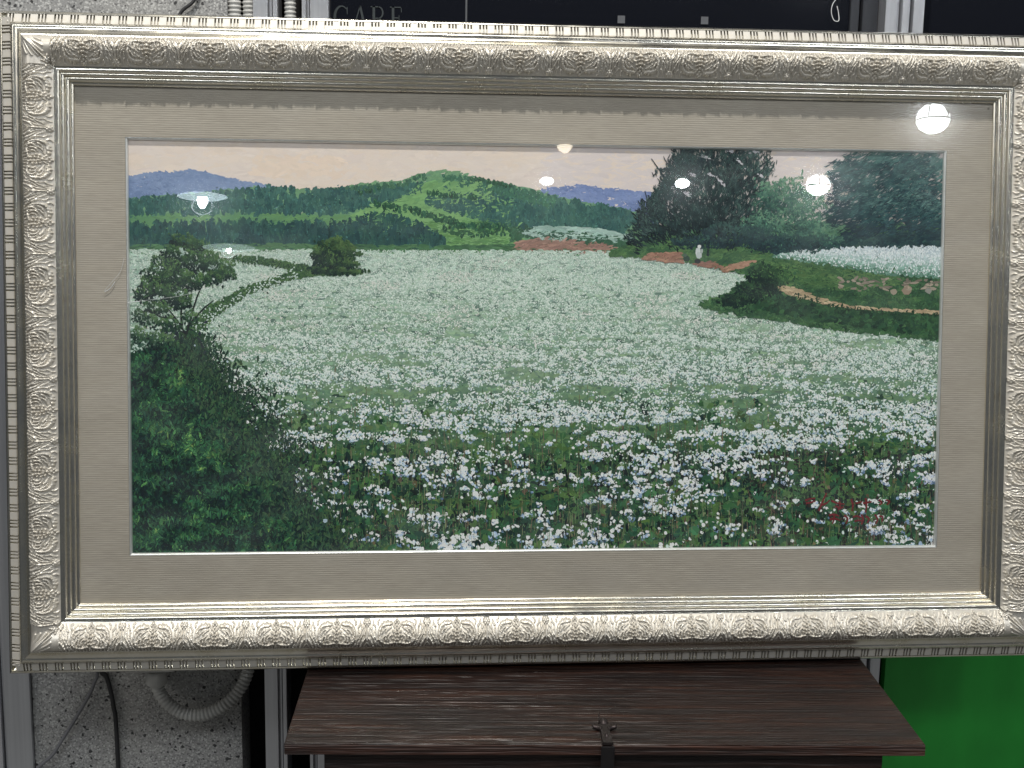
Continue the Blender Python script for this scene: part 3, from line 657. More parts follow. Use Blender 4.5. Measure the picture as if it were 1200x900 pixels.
trees([(520, 266), (600, 262)], [(520, 276), (600, 272)], 50, 6, 4.5, [(58, 98, 66), (50, 86, 62)], 3.8)
fill([(150, 287), (340, 286), (520, 288), (610, 287), (610, 294), (150, 294)], 500, 7, 1.6, 0, 8, [(70, 108, 72), (86, 128, 84), (58, 92, 66)], 4.9, 30, 6, 12)
for i in range(16):
    tx = rng.uniform(405, 600); ty = rng.uniform(222, 288); L_ = rng.uniform(20, 60); n = int(L_ * 1.4); q_ = rng.random(n); sl = -0.25 if tx < 470 else (0.12 if tx < 540 else 0.3)
    dab(tx + (q_ - 0.5) * L_, ty + (q_ - 0.5) * L_ * sl + rng.normal(0, 0.6, n), 2.2, 0.7, math.atan(sl), jitter(np.tile((142, 182, 114.) if i % 3 else (96, 142, 90.), (n, 1)), 0.06), 3.1 + rng.random(n) * 0.05, 5, 0.3)
for (tx0, ty0, tx1, ty1, n, s_) in ((438, 236, 470, 247, 16, 3.6), (478, 243, 512, 256, 20, 3.4), (510, 256, 545, 264, 22, 3.2), (500, 226, 560, 232, 30, 3.2), (540, 205, 600, 218, 30, 2.8), (520, 266, 600, 263, 34, 3.0), (540, 276, 606, 274, 30, 2.6), (420, 226, 450, 219, 14, 2.6), (560, 262, 640, 276, 40, 3.6)):
    q_ = np.sort(rng.random(n)); x = tx0 + (tx1 - tx0) * q_; y = ty0 + (ty1 - ty0) * q_ + rng.normal(0, 1, n); s2 = s_ * rng.uniform(0.7, 1.3, n)
    dab(x, y, s2 * 0.6, s2, rng.normal(0, 0.15, n), jitter(np.tile((48, 88, 66.), (n, 1)), 0.1), 4.75, 6, 0.25); dab(x - 0.6, y - s2 * 0.35, s2 * 0.3, s2 * 0.4, 0, jitter(np.tile((84, 128, 84.), (n, 1)), 0.08), 4.78, 5, 0.3)
# pale terrace, hedge and red earth at the foot of the right hills
fill([(612, 272), (640, 265), (700, 268), (738, 276), (738, 284), (640, 282)], 420, 6, 1.4, 4, 8, [(140, 172, 158), (168, 192, 180)], 4.9, 20, 6, 13)
trees([(600, 268), (616, 264), (632, 270), (680, 274), (735, 281)], [(600, 282), (632, 283), (680, 286), (735, 290)], 260, 6, 6, [(52, 88, 70), (68, 106, 76)], 5.1)
fill([(604, 283), (640, 280), (690, 284), (722, 289), (716, 296), (610, 295)], 420, 6, 1.6, -5, 15, [(146, 112, 98), (162, 122, 106), (178, 140, 122)], 5.3, 14, 5, 14)
fill([(600, 291), (716, 294), (716, 299), (600, 298)], 120, 7, 1.4, 0, 10, [(70, 100, 70), (84, 116, 84)], 5.5)
# --- far flower field and ground greens
def kf(y): return np.clip((y - 284) / 360, 0.004, 1.05)
field = [(140, 292), (700, 294), (740, 298), (790, 304), (838, 312), (866, 318), (882, 326), (866, 338), (846, 348), (820, 358), (876, 370), (960, 383), (1040, 391), (1112, 398), (1112, 656), (140, 656)]
def fz(y, off=0.0): return 8 + (y - 284) / 360 * 9 + off
x, y = scatter(field, 30000); k = kf(y); px = (x - 540) / (k + 0.10) / 130; py = 14 / (k + 0.10) ** 1.0
t = fbm(px, py * 1.3, 20); far = np.clip(1 - (y - 305) / 225, 0, 1) ** 0.8
c = pal(t * 1.3 - 0.15 + rng.normal(0, 0.2, len(x)), (26, 52, 42), (42, 78, 52), (60, 98, 56), (88, 120, 60))
cf = pal(t + rng.normal(0, 0.2, len(x)), (150, 177, 158), (174, 195, 178), (162, 184, 160))
c = c * (1 - far[:, None]) + cf * far[:, None]
dab(x, y, 3.4 + 5 * k, 1.5 + 3.2 * k, rng.normal(0, 0.25, len(x)), jitter(c, 0.06), fz(y) - 1.0 + rng.random(len(x)) * 0.2, 6, 0.25)
# foreground: dark gaps, brown earth, stems, leaves
x, y = scatter([(330, 545), (1110, 520), (1110, 654), (340, 654)], 3600)
c = pal(fbm(x / 30, y / 18, 25) * 1.5 - 0.25 + rng.normal(0, 0.2, len(x)), (12, 24, 26), (20, 38, 34), (30, 54, 40), (46, 44, 36))
dab(x, y, 3.2, 4.2, rng.normal(0, 0.5, len(x)), jitter(c, 0.08), fz(y) - 0.7 + rng.random(len(x)) * 0.2, 6, 0.3)
def stems(n, xa, xb, ya, yb, lmul=1.0):
    x = rng.uniform(xa, xb, n); y = ya + (yb - ya) * rng.random(n) ** 0.8; k = kf(y)
    L_ = (9 + 16 * k) * rng.uniform(0.5, 1.2, n) * lmul
    c = pal(rng.random(n), (64, 98, 62), (92, 124, 74), (116, 118, 86), (112, 84, 70), (48, 76, 52))
    dab(x, y, 0.35 + 0.55 * k * rng.uniform(0.5, 1.3, n), L_, rng.normal(0, 0.07, n), jitter(c, 0.08), fz(y, -0.42) + rng.random(n) * 0.1, 4, 0.1)
stems(1400, 340, 1106, 490, 655); stems(500, 320, 1106, 430, 560, 0.6); stems(420, 380, 1106, 585, 660, 1.0)
n = 1500; x = rng.uniform(330, 1108, n); y = 470 + 185 * rng.random(n) ** 0.75; k = kf(y); s = (2 + 6.5 * k) * rng.uniform(0.5, 1.2, n)
c = pal(fbm(x / 40, y / 26, 28) * 1.2 - 0.1 + rng.normal(0, 0.25, n), (22, 48, 42), (34, 72, 52), (50, 92, 54), (80, 108, 52), (42, 62, 42))
dab(x, y, s, s * 0.72, rng.normal(0, 0.8, n), jitter(c, 0.07), fz(y, -0.36) + rng.random(n) * 0.1, 7, 0.22)
dab(x + s * 0.2, y - s * 0.2, s * 0.5, s * 0.3, rng.normal(0.5, 0.8, n), jitter(c * 1.22, 0.06), fz(y, -0.22), 5, 0.3)
n = 70; x = rng.uniform(360, 1100, n); y = rng.uniform(560, 640, n); dab(x, y, 2.6, 4.5, rng.normal(0, 0.6, n), jitter(pal(rng.random(n), (104, 92, 58), (96, 78, 60), (112, 108, 60)), 0.08), fz(y, -0.15), 6, 0.3)
n = 500; x = rng.uniform(880, 1106, n); y = rng.uniform(530, 650, n); dab(x, y, 2.6, 4.0, rng.normal(0, 0.6, n), jitter(pal(rng.random(n), (66, 50, 44), (44, 44, 40), (38, 56, 42)), 0.08), fz(y, -0.30), 6, 0.3)
n = 190; x = rng.uniform(350, 1106, n); y = rng.uniform(545, 650, n); s = rng.uniform(5, 9.5, n); c = jitter(pal(rng.random(n), (38, 84, 60), (58, 104, 60), (34, 68, 52), (84, 112, 58)), 0.05)
dab(x, y, s, s * 0.8, rng.normal(0, 0.5, n), c, fz(y, -0.2), 8, 0.2); dab(x + s * 0.25, y - s * 0.1, s * 0.55, s * 0.6, rng.normal(0, 0.5, n), c * 1.15, fz(y, -0.17), 7, 0.2)
# tiny pale specks between the stems
n = 2600; x = rng.uniform(330, 1106, n); y = rng.uniform(470, 652, n); dab(x, y, 0.6, 0.7, 0, jitter(pal(rng.random(n), (96, 128, 108), (140, 164, 150), (120, 140, 92)), 0.1), fz(y, -0.12), 5, 0.3)
# leftmost limit of the field for flowers
edgeL = [(292, 150), (300, 150), (392, 150), (393, 222), (410, 222), (430, 236), (455, 262), (480, 282), (505, 300), (530, 318), (560, 342), (590, 372), (620, 400), (656, 440)]
# --- blossoms, back to front
yy = 292.0; CX = []; CY = []
while yy < 652:
    k = float(kf(yy)); sx = 1.4 + 11.5 * k ** 1.25; sy = 0.75 + 5.0 * k ** 1.25; step = 0.6
    cov = 0.95 - 0.42 * min(1, k * 1.25)
    n = rng.poisson(960 * step / (math.pi * sx * sy) * cov * 2.7)
    x = rng.uniform(145, 1110, n); y = yy + rng.random(n) * step
    px = (x - 540) / (k + 0.10) / 130; py = np.full(n, 14 / (k + 0.10))
    d = fbm(px, py * 1.3, 20)
    thr = 0.46 + 0.18 * (1 - k) + (0.25 if k < 0.16 else 0)
    keep = (d < thr + rng.normal(0, 0.07, n)) & inside(field, x, y) & (x > np.interp(yy, [e[0] for e in edgeL], [e[1] for e in edgeL]) + rng.normal(0, 6 + 38 * k, n))
    CX.append(x[keep]); CY.append(y[keep]); yy += step
CX = np.concatenate(CX); CY = np.concatenate(CY); K = kf(CY)
fx = []; fy = []; fr = []; ft = []; fo = []; fk = []
nd = np.where(K < 0.1, 2, np.where(K < 0.3, 5, np.where(K < 0.55, 9, 15)))
nd = np.maximum(1, (nd * rng.uniform(0.5, 1.4, len(nd))).astype(int)); I = np.repeat(np.arange(len(CX)), nd)
k = K[I]; ux = rng.normal(0, 0.42, len(I)); uy = rng.uniform(-1, 1, len(I)); size = (rng.uniform(0.35, 1.15, len(CX)) ** 1.3)[I]
uy = uy * np.sqrt(np.clip(1 - (ux / 1.2) ** 2, 0.1, 1))
x = CX[I] + ux * (1.4 + 14.0 * k ** 1.25) * size; y = CY[I] + uy * (0.75 + 6.0 * k ** 1.25) * size
r = (0.60 + 2.15 * k ** 1.7) * rng.uniform(0.55, 1.15, len(I))
t = np.clip(0.62 - uy * 0.50 + rng.normal(0, 0.24, len(I)), 0, 1)
cn = pal(t, (84, 112, 140), (142, 164, 196), (196, 210, 216), (228, 234, 228), (238, 242, 232))
cfar = pal(t * 0.9 + 0.05 + rng.normal(0, 0.12, len(I)), (142, 168, 150), (178, 197, 181), (202, 214, 201), (220, 226, 214))
wgt = np.clip((k - 0.25) / 0.5, 0, 1)[:, None]
c = jitter(cn * wgt + cfar * (1 - wgt), 0.025)
pk = (vn(x / 45, y / 12, 40) > 0.72)[:, None]; c = np.where(pk, c * np.array([1.03, 0.975, 0.985]), c)
dab(x, y, r, r * 0.88, rng.random(len(I)) * 3, c, fz(CY[I]) + 0.02 + (y - CY[I] + 8) / 16 * 0.05 + rng.random(len(I)) * 0.01, 6, 0.25)
# fine pale blossom haze of the middle distance
n = 46000; y = 296 + 250 * rng.random(n) ** 1.15; x = rng.uniform(148, 1108, n); k = kf(y)
d = fbm((x - 540) / (k + 0.10) / 130, 14 / (k + 0.10) * 1.3, 20); wgt = np.clip((y - 420) / 130, 0, 1)
keep = inside(field, x, y) & (d < 0.62 - 0.20 * wgt + rng.normal(0, 0.08, n)) & (x > np.interp(y, [e[0] for e in edgeL], [e[1] for e in edgeL]) + rng.normal(4, 5 + 20 * k, n)) & (rng.random(n) > wgt * 0.55)
x, y, k = x[keep], y[keep], k[keep]; n = len(x)
dab(x, y, 0.55 + 0.8 * k, 0.5 + 0.7 * k, rng.random(n) * 3, jitter(pal(rng.random(n), (172, 194, 174), (200, 214, 200), (224, 230, 216)), 0.03), fz(y, 0.09) + rng.random(n) * 0.02, 5, 0.3)
n = 900; x = rng.uniform(330, 1106, n); y = rng.uniform(535, 652, n); d = fbm(x / 26, y / 11, 91); kk = d > 0.5
x, y = x[kk], y[kk]; n = len(x); dab(x, y, 2.0, 5.0, rng.normal(0, 0.2, n), jitter(pal(rng.random(n), (14, 26, 28), (22, 40, 34), (30, 54, 40)), 0.08), fz(y, -0.02), 6, 0.3)
# isolated buds
n = 330; x = rng.uniform(320, 1106, n); y = rng.uniform(440, 648, n); k = kf(y); dab(x, y, 0.8 + 2.1 * k * rng.uniform(0.5, 1, n), 0.7 + 1.7 * k * rng.uniform(0.5, 1, n), rng.random(n) * 3, jitter(pal(rng.random(n), (190, 206, 198), (222, 228, 216)), 0.03), fz(y, 0.1), 6, 0.25)
# --- left verge: path hedge, tree, bush and dark greenery
fill([(276, 300), (300, 301), (345, 309), (372, 317), (425, 317), (424, 320), (370, 323), (325, 330), (285, 348), (252, 370), (232, 388), (218, 388), (244, 360), (286, 338), (335, 321), (340, 315), (300, 305)], 700, 3.2, 1.8, -20, 35, [(52, 82, 56), (72, 104, 62), (92, 120, 72)], 19.0, 14, 8, 30)
for (hx0, hy0, hx1, hy1, wd_) in ((272, 303, 345, 312, 3), (340, 312, 424, 318, 3.5), (345, 322, 285, 342, 4.5), (285, 342, 240, 372, 6), (240, 372, 218, 396, 7)):
    n = 240; tt = rng.random(n); x = hx0 + (hx1 - hx0) * tt + rng.normal(0, 2, n); y = hy0 + (hy1 - hy0) * tt + rng.normal(0, wd_ * 0.55, n)
    dab(x, y, 0.9, 1.7, rng.normal(0, 0.9, n), jitter(pal(rng.random(n), (40, 64, 50), (60, 92, 58), (92, 122, 72)), 0.07), 20.0 + rng.random(n) * 0.1, 5, 0.3)
n = 300; tt = rng.random(n); x = 345 - 120 * tt + rng.normal(0, 7, n); y = 322 + 66 * tt ** 1.3 + rng.normal(0, 5, n); dab(x, y, 1.0, 0.9, 0, jitter(np.tile((190, 204, 194.), (n, 1)), 0.05), 20.2 + rng.random(n) * 0.05, 5, 0.3)
verge = [(140, 422), (165, 410), (190, 404), (222, 396), (226, 420), (250, 444), (272, 474), (296, 508), (318, 540), (345, 584), (375, 618), (400, 656), (140, 656)]
fill(verge, 3600, 6.5, 4.5, 0, 50, [(24, 44, 40), (34, 60, 46), (42, 74, 52), (30, 50, 46)], 19.4, 34, 26, 31, 0.06)
x, y = scatter(verge, 15000)
hl = np.exp(-(((x - 222) / 26) ** 2 + ((y - 440) / 22) ** 2)) + np.exp(-(((x - 248) / 26) ** 2 + ((y - 532) / 22) ** 2)) * 0.9 + np.exp(-(((x - 195) / 40) ** 2 + ((y - 500) / 30) ** 2)) * 0.6 + 0.4 * np.exp(-(((x - 230) / 90) ** 2 + ((y - 620) / 18) ** 2))
t = np.clip(fbm(x / 13, y / 10, 33) * 1.2 - 0.44 + hl * 0.36 + rng.normal(0, 0.18, len(x)), 0, 1)
c = pal(t, (20, 40, 38), (34, 68, 50), (50, 96, 62), (74, 122, 66), (118, 150, 76))
dab(x, y, 0.7 + 1.0 * rng.random(len(x)), 2.0 + 3.4 * rng.random(len(x)), rng.normal(0, 0.8, len(x)), jitter(c, 0.13), 20.4 + rng.random(len(x)) * 1.2, 5, 0.25)
n = 900; y = rng.uniform(450, 652, n); x = np.interp(y, [450, 500, 560, 610, 652], [258, 294, 332, 366, 400]) + rng.normal(4, 22, n); dab(x, y, 1.6, 3.6, rng.normal(0, 0.5, n), jitter(pal(rng.random(n), (22, 36, 36), (34, 50, 42), (32, 58, 44), (52, 54, 46)), 0.08), np.where(rng.random(n) < 0.5, fz(y, -0.1), fz(y, 0.06)), 5, 0.3)
fill([(150, 392), (180, 392), (214, 400), (212, 440), (150, 430)], 500, 3, 3, 0, 60, [(56, 82, 64), (84, 112, 92), (44, 68, 56)], 19.6, 9, 9, 34, 0.06)
n = 260; x = rng.uniform(150, 215, n); y = rng.uniform(385, 428, n); dab(x, y, 1.6, 1.4, 0, jitter(np.tile((170, 190, 176.), (n, 1)), 0.06), 20.3, 6, 0.3)
n = 420; x = 210 + rng.normal(0, 11, n); y = 412 + rng.normal(0, 15, n); dab(x, y, 1.6, 2.6, rng.normal(0, 0.8, n), jitter(pal(rng.random(n), (38, 46, 52), (52, 62, 62), (36, 54, 48)), 0.07), 20.6 + rng.random(n) * 0.3, 5, 0.3)
EL = np.array([(222, 398), (228, 420), (250, 444), (272, 474), (296, 508), (318, 540), (345, 584), (375, 618), (400, 654)], float)
n = 4200; tt = rng.random(n) * (len(EL) - 1.001); i_ = tt.astype(int); P_ = EL[i_] + (EL[i_ + 1] - EL[i_]) * (tt - i_)[:, None]
off = rng.normal(6, 26, n) * (0.35 + (P_[:, 1] - 390) / 260); x = P_[:, 0] + off; y = P_[:, 1] - off * 0.35 + rng.normal(0, 5, n)
dab(x, y, 0.9 + 0.9 * rng.random(n), 2.0 + 3.2 * rng.random(n), rng.normal(0, 0.6, n), jitter(pal(rng.random(n) * 0.9, (20, 38, 38), (32, 58, 46), (46, 76, 54), (66, 98, 60), (50, 56, 50)), 0.08), np.where(off > 6, fz(y, 0.03), 21.7) + rng.random(n) * 0.3, 5, 0.25)
n = 8; tt = rng.random(n) * (len(EL) - 1.001); i_ = tt.astype(int); P_ = EL[i_] + (EL[i_ + 1] - EL[i_]) * (tt - i_)[:, None]; off = np.abs(rng.normal(14, 34, n)) * (0.4 + (P_[:, 1] - 390) / 220)
x = P_[:, 0] + off; y = P_[:, 1] - off * 0.3 + rng.normal(0, 4, n); k = kf(y); dab(x, y, 0.8 + 2.0 * k, 0.7 + 1.7 * k, rng.random(n) * 3, jitter(pal(rng.random(n), (160, 180, 190), (206, 216, 212), (228, 232, 224)), 0.03), 22.4 + rng.random(n) * 0.1, 6, 0.25)
def branch(pts, w0, w1, colr, z):
    P = catmull([(p[0], p[1], 0) for p in pts], 10); d = np.diff(P, axis=0); mid = (P[1:] + P[:-1]) / 2; L_ = np.hypot(d[:, 0], d[:, 1]); a = np.arctan2(d[:, 1], d[:, 0])
    n = len(mid); wv_ = np.linspace(w0, w1, n); dab(mid[:, 0], mid[:, 1], L_ * 0.75, wv_, a, jitter(np.tile(np.array(colr, float), (n, 1)), 0.06), z, 6, 0.1)
for b in ([(214, 418), (217, 400), (213, 384), (200, 366), (186, 350)], [(216, 398), (222, 378), (228, 356), (236, 336), (248, 322)], [(213, 386), (212, 366), (214, 344), (212, 322)], [(222, 380), (238, 362), (250, 352)], [(204, 372), (190, 372), (178, 366)], [(215, 352), (222, 330), (224, 306)]):
    branch(b, 1.7, 0.6, (40, 46, 44), 21.8)
def crown(blobs, cs, z, dens=1.0, seed=50, lw=1.2, ll=2.2, mean_a=0.0, sa=1.0, light=(0.25, -0.5), base=None):
    for (bx_, by_, ra, rb) in blobs:
        n = int(ra * rb * 1.35 * dens)
        a = rng.random(n) * 6.283; rr = rng.random(n) ** 0.5 * (1 + np.abs(rng.normal(0, 0.14, n))) * (1 + 0.16 * np.sin(a * 5 + bx_) + 0.12 * np.sin(a * 9 + by_))
        ux = np.cos(a) * rr; uy = np.sin(a) * rr
        x = bx_ + ux * ra; y = by_ + uy * rb
        t = np.clip(0.42 + ux * light[0] + uy * light[1] + (fbm(x / 5, y / 4, seed) - 0.5) * 1.1 + rng.normal(0, 0.13, n), 0, 1)
        c = jitter(pal(t, *cs), 0.07); s = rng.uniform(0.6, 1.3, n)
        an = rng.normal(mean_a, sa, n) if base is None else np.arctan2(y - base[1], x - base[0]) + math.pi / 2 + rng.normal(0, sa, n)
        dab(x, y, lw * s, ll * s, an, c, z + rng.random(n) * 0.5, 5, 0.25)
tc_ = [(30, 48, 44), (42, 68, 50), (62, 94, 58), (90, 122, 68)]
crown([(214, 282, 14, 8), (232, 288, 12, 7), (206, 298, 16, 10), (232, 306, 22, 12), (256, 314, 18, 11), (186, 322, 18, 12), (176, 336, 14, 12), (206, 326, 20, 12), (196, 344, 22, 12), (226, 330, 16, 9), (184, 360, 14, 8), (212, 354, 12, 8), (248, 326, 14, 7), (165, 346, 8, 7), (262, 322, 14, 6), (200, 312, 12, 8)], tc_, 22.2, 1.15, 50, 1.0, 1.9)
crown([(170, 372, 14, 9), (196, 380, 16, 9), (162, 392, 10, 9), (222, 372, 10, 8), (186, 398, 18, 8), (240, 300, 14, 8), (190, 306, 12, 8)], [(34, 56, 48), (50, 78, 56), (72, 104, 64), (96, 124, 78)], 22.0, 0.8, 53, 1.0, 1.9)
for i in range(7):
    a_, b_ = rng.uniform(172, 262), rng.uniform(286, 362); crown([(a_, b_, 5, 2.5)], [(150, 172, 160), (186, 200, 190)], 22.8, 1.0, 51, 0.9, 0.8)
crown([(392, 290, 16, 11), (376, 298, 10, 9), (404, 296, 14, 10), (390, 306, 20, 11), (412, 310, 8, 5), (374, 316, 9, 5), (398, 318, 26, 3.5)], [(28, 50, 44), (44, 70, 48), (62, 90, 54), (84, 112, 62)], 22.2, 1.3)
# --- right bank
bank = [(712, 299), (730, 290), (760, 282), (800, 276), (860, 280), (900, 288), (905, 305), (880, 322), (850, 314), (800, 304), (750, 301)]
fill(bank, 1500, 5, 1.8, -14, 18, [(50, 86, 60), (72, 108, 66), (92, 128, 72)], 22, 20, 7, 60, 0.05)
fill([(754, 303), (762, 297), (798, 296), (800, 308), (780, 306)], 130, 4, 1.6, -8, 15, [(152, 112, 92), (170, 126, 102), (140, 100, 84)], 22.9, 10, 4, 61)
fill([(812, 309), (836, 306), (846, 313), (832, 314)], 50, 4, 1.2, 0, 15, [(156, 112, 90), (144, 102, 88)], 22.9)
fill([(842, 316), (866, 308), (884, 305), (876, 312), (854, 318)], 70, 4, 1.3, -14, 12, [(160, 118, 94), (176, 136, 110)], 22.9)
rb = [(880, 326), (868, 318), (900, 304), (950, 300), (1000, 306), (1112, 318), (1112, 400), (1040, 391), (960, 383), (876, 370), (818, 358), (850, 346), (868, 336)]
fill(rb, 3000, 6, 2.2, 4, 26, [(46, 76, 54), (60, 96, 62), (80, 116, 70)], 22.4, 22, 9, 62, 0.06)
fill([(880, 312), (930, 303), (1000, 312), (1070, 330), (1000, 340), (940, 336), (890, 330)], 900, 6, 1.6, 6, 16, [(58, 94, 58), (80, 116, 66), (96, 128, 72)], 23.0, 20, 6, 63, 0.05)
x, y = scatter(rb, 3600); dab(x, y, 0.9, 2.0, rng.normal(0, 0.9, len(x)), jitter(pal(fbm(x / 10, y / 7, 64) * 1.5 - 0.2, (36, 62, 48), (54, 90, 58), (80, 118, 68)), 0.07), 23.6 + rng.random(len(x)) * 0.3, 5, 0.3)
# white field behind the bank
wf = [(902, 300), (940, 293), (1000, 289), (1112, 287), (1112, 326), (1040, 322), (980, 312), (930, 304)]
x, y = scatter(wf, 1600); e = along([(902, 300), (930, 304), (980, 312), (1040, 322), (1112, 328)], x); tt = np.clip((y - 287) / (e - 287 + 1), 0, 1)
c = pal(tt * 0.95 + rng.normal(0, 0.08, len(x)), (176, 188, 196), (186, 200, 200), (140, 176, 160), (62, 106, 80)); dab(x, y, 2.4, 1.7, rng.normal(0, 0.5, len(x)), jitter(c, 0.04), 24.0 + rng.random(len(x)) * 0.2, 6, 0.25)
x, y = scatter(wf, 2400); e = along([(902, 300), (930, 304), (980, 312), (1040, 322), (1112, 328)], x); tt = np.clip((y - 287) / (e - 287 + 1), 0, 1); k = rng.random(len(x)) > tt * 0.9
dab(x[k], y[k], 0.8, 1.2, rng.normal(0, 0.4, k.sum()), jitter(pal(rng.random(k.sum()), (206, 214, 216), (222, 226, 224)), 0.03), 24.4, 5, 0.25)
# stones and track
for i in range(56):
    sx_ = rng.uniform(985, 1100); sy_ = 326 + (sx_ - 985) * 0.02 + rng.uniform(-1, 16) * (0.5 + 0.5 * rng.random())
    dab([sx_], [sy_], rng.uniform(2, 6), rng.uniform(1, 1.9), rng.normal(0, 0.3), np.array([[150, 136, 118.]]) * rng.uniform(0.75, 1.12), 24.6, 7, 0.3)
dab([1064, 1063], [340, 338], [6, 4], [6, 3.6], [0.2, 0.2], np.array([[150, 130, 110], [178, 158, 134.]]), [24.7, 24.75], 7, 0.2); dab([1089, 1048], [341, 342], [4, 4], [3.6, 3.4], [0, 0.4], np.array([[142, 140, 128], [156, 142, 122.]]), 24.7, 7, 0.2)
fill([(912, 338), (920, 334), (936, 338), (956, 347.5), (990, 357), (1030, 361.5), (1112, 365), (1112, 368.5), (1040, 364.5), (984, 360), (950, 352), (926, 346)], 300, 4.0, 1.0, 10, 12, [(164, 138, 106), (186, 160, 124), (198, 174, 138)], 24.7, 12, 4, 66)
fill([(1112, 371), (1030, 367), (980, 362), (930, 349), (905, 346), (880, 360), (960, 376), (1040, 386), (1112, 394)], 900, 3.6, 2.2, 0, 40, [(34, 62, 46), (48, 82, 54), (62, 100, 60)], 24.9, 12, 8, 67, 0.07)
x = rng.uniform(930, 1105, 160); y = along([(930, 345), (956, 351), (990, 359), (1030, 364), (1105, 368)], x) + rng.normal(1.5, 1.8, 160); dab(x, y, 0.9, 2.0, rng.normal(0, 0.8, 160), jitter(np.tile((44, 70, 48.), (160, 1)), 0.12), 25.8, 5, 0.3)
crown([(896, 326, 16, 16), (880, 342, 18, 12), (908, 336, 10, 12), (862, 352, 18, 7)], [(26, 46, 42), (38, 62, 48), (54, 86, 54)], 25.0, 0.9, 68)
# --- right-hand trees
big = [(18, 34, 38), (32, 52, 52), (48, 72, 68), (84, 112, 100)]
for b in ([(830, 300), (832, 260), (828, 220), (836, 176)], [(830, 270), (800, 236), (778, 206), (764, 186)], [(832, 250), (864, 220), (890, 196), (906, 184)], [(812, 282), (786, 262), (764, 246), (756, 224)]): branch(b, 1.8, 0.6, (34, 46, 50), 23.2)
crown([(790, 246, 34, 26), (830, 230, 40, 34), (868, 234, 40, 36), (800, 214, 26, 20), (838, 196, 36, 22), (876, 200, 26, 22), (810, 186, 24, 14), (862, 180, 34, 14), (775, 268, 28, 18), (820, 264, 40, 20), (870, 268, 36, 22), (748, 276, 14, 14)], big, 23.4, 0.62, 70, 0.65, 3.6, 0.3, 0.45, (0.25, -0.3), (832, 330))
for i in range(95):                            # feathery twigs on the outer left and top
    t = rng.random(); bx_ = 760 + 60 * t + rng.normal(0, 6); by_ = 262 - 74 * t + rng.normal(0, 8); a = R_(rng.uniform(-125, -70)); L_ = rng.uniform(8, 22)
    branch([(bx_, by_), (bx_ + math.cos(a) * L_ * 0.5 - 1, by_ + math.sin(a) * L_ * 0.5), (bx_ + math.cos(a) * L_, by_ + math.sin(a) * L_)], 0.9, 0.4, (48, 64, 68), 24.1)
    n = int(L_ * 1.6); q = rng.random(n); dab(bx_ + math.cos(a) * L_ * q + rng.normal(0, 1.6, n), by_ + math.sin(a) * L_ * q + rng.normal(0, 1.6, n), 0.8, 1.9, rng.normal(a + 1.57, 0.7, n), jitter(pal(rng.random(n), *big), 0.08), 24.15, 5, 0.3)
for (gx, gy, ga, gr) in ((868, 190, 0.7, 9), (828, 184, 0.3, 7), (836, 206, 0.5, 9), (846, 214, 0.8, 7), (812, 204, 0.2, 5), (884, 178, 0.2, 8), (790, 222, 0.9, 5), (856, 176, 0.4, 6), (806, 228, 0.3, 4), (893, 206, 0.5, 5)):
    n = 16; q = rng.normal(0, 0.5, n); dab(gx + np.cos(ga) * gr * q, gy + np.sin(ga) * gr * q + rng.normal(0, 1.2, n), 1.3, 0.8, ga, jitter(np.tile((196, 190, 194.), (n, 1)), 0.03), 24.2, 5, 0.35)
crown([(905, 236, 22, 24), (925, 232, 26, 22), (950, 248, 24, 30), (925, 268, 40, 22), (895, 270, 24, 20), (960, 276, 26, 16)], [(44, 76, 70), (62, 102, 86), (84, 128, 100), (108, 148, 116)], 24.5, 0.8, 72, 0.9, 2.0)
crown([(1000, 226, 26, 34), (1040, 214, 40, 34), (1084, 216, 36, 38), (1010, 254, 36, 24), (1056, 250, 40, 28), (1092, 254, 24, 26), (985, 208, 12, 14), (1010, 192, 26, 12), (1070, 190, 40, 14)], [(34, 58, 64), (46, 78, 80), (64, 100, 96), (96, 130, 122)], 24.9, 0.60, 74, 0.75, 4.2, 1.15, 0.35)
crown([(860, 276, 40, 12), (916, 284, 46, 9), (820, 284, 30, 7)], [(34, 54, 60), (44, 70, 70), (58, 88, 80)], 25.2, 0.9, 76, 1.1, 1.9)
fill([(905, 282), (1000, 276), (1112, 272), (1112, 288), (1000, 289), (940, 293), (905, 298)], 500, 4, 2, 0, 40, [(36, 60, 64), (46, 74, 74), (58, 88, 80)], 23.9, 14, 8, 77)
# small figure among the greenery and its basket
F_ = [(820, 289, 2.3, 2.4, (214, 214, 210)), (818.5, 294, 3.2, 3.8, (196, 200, 198)), (819.5, 299, 3.4, 4.2, (182, 188, 186)), (817, 296, 1.5, 3, (222, 222, 218)), (823, 294, 1.2, 3, (168, 176, 172)), (818, 306, 3.6, 2.8, (52, 54, 54)), (805, 303, 4.2, 4, (58, 78, 66)), (803, 299, 2.8, 2.2, (84, 104, 86))]
for i, (a, b_, rx_, ry_, c_) in enumerate(F_): dab([a], [b_], rx_, ry_, 0.1, np.array([c_], float), 26 + i * 0.05, 7, 0.12)
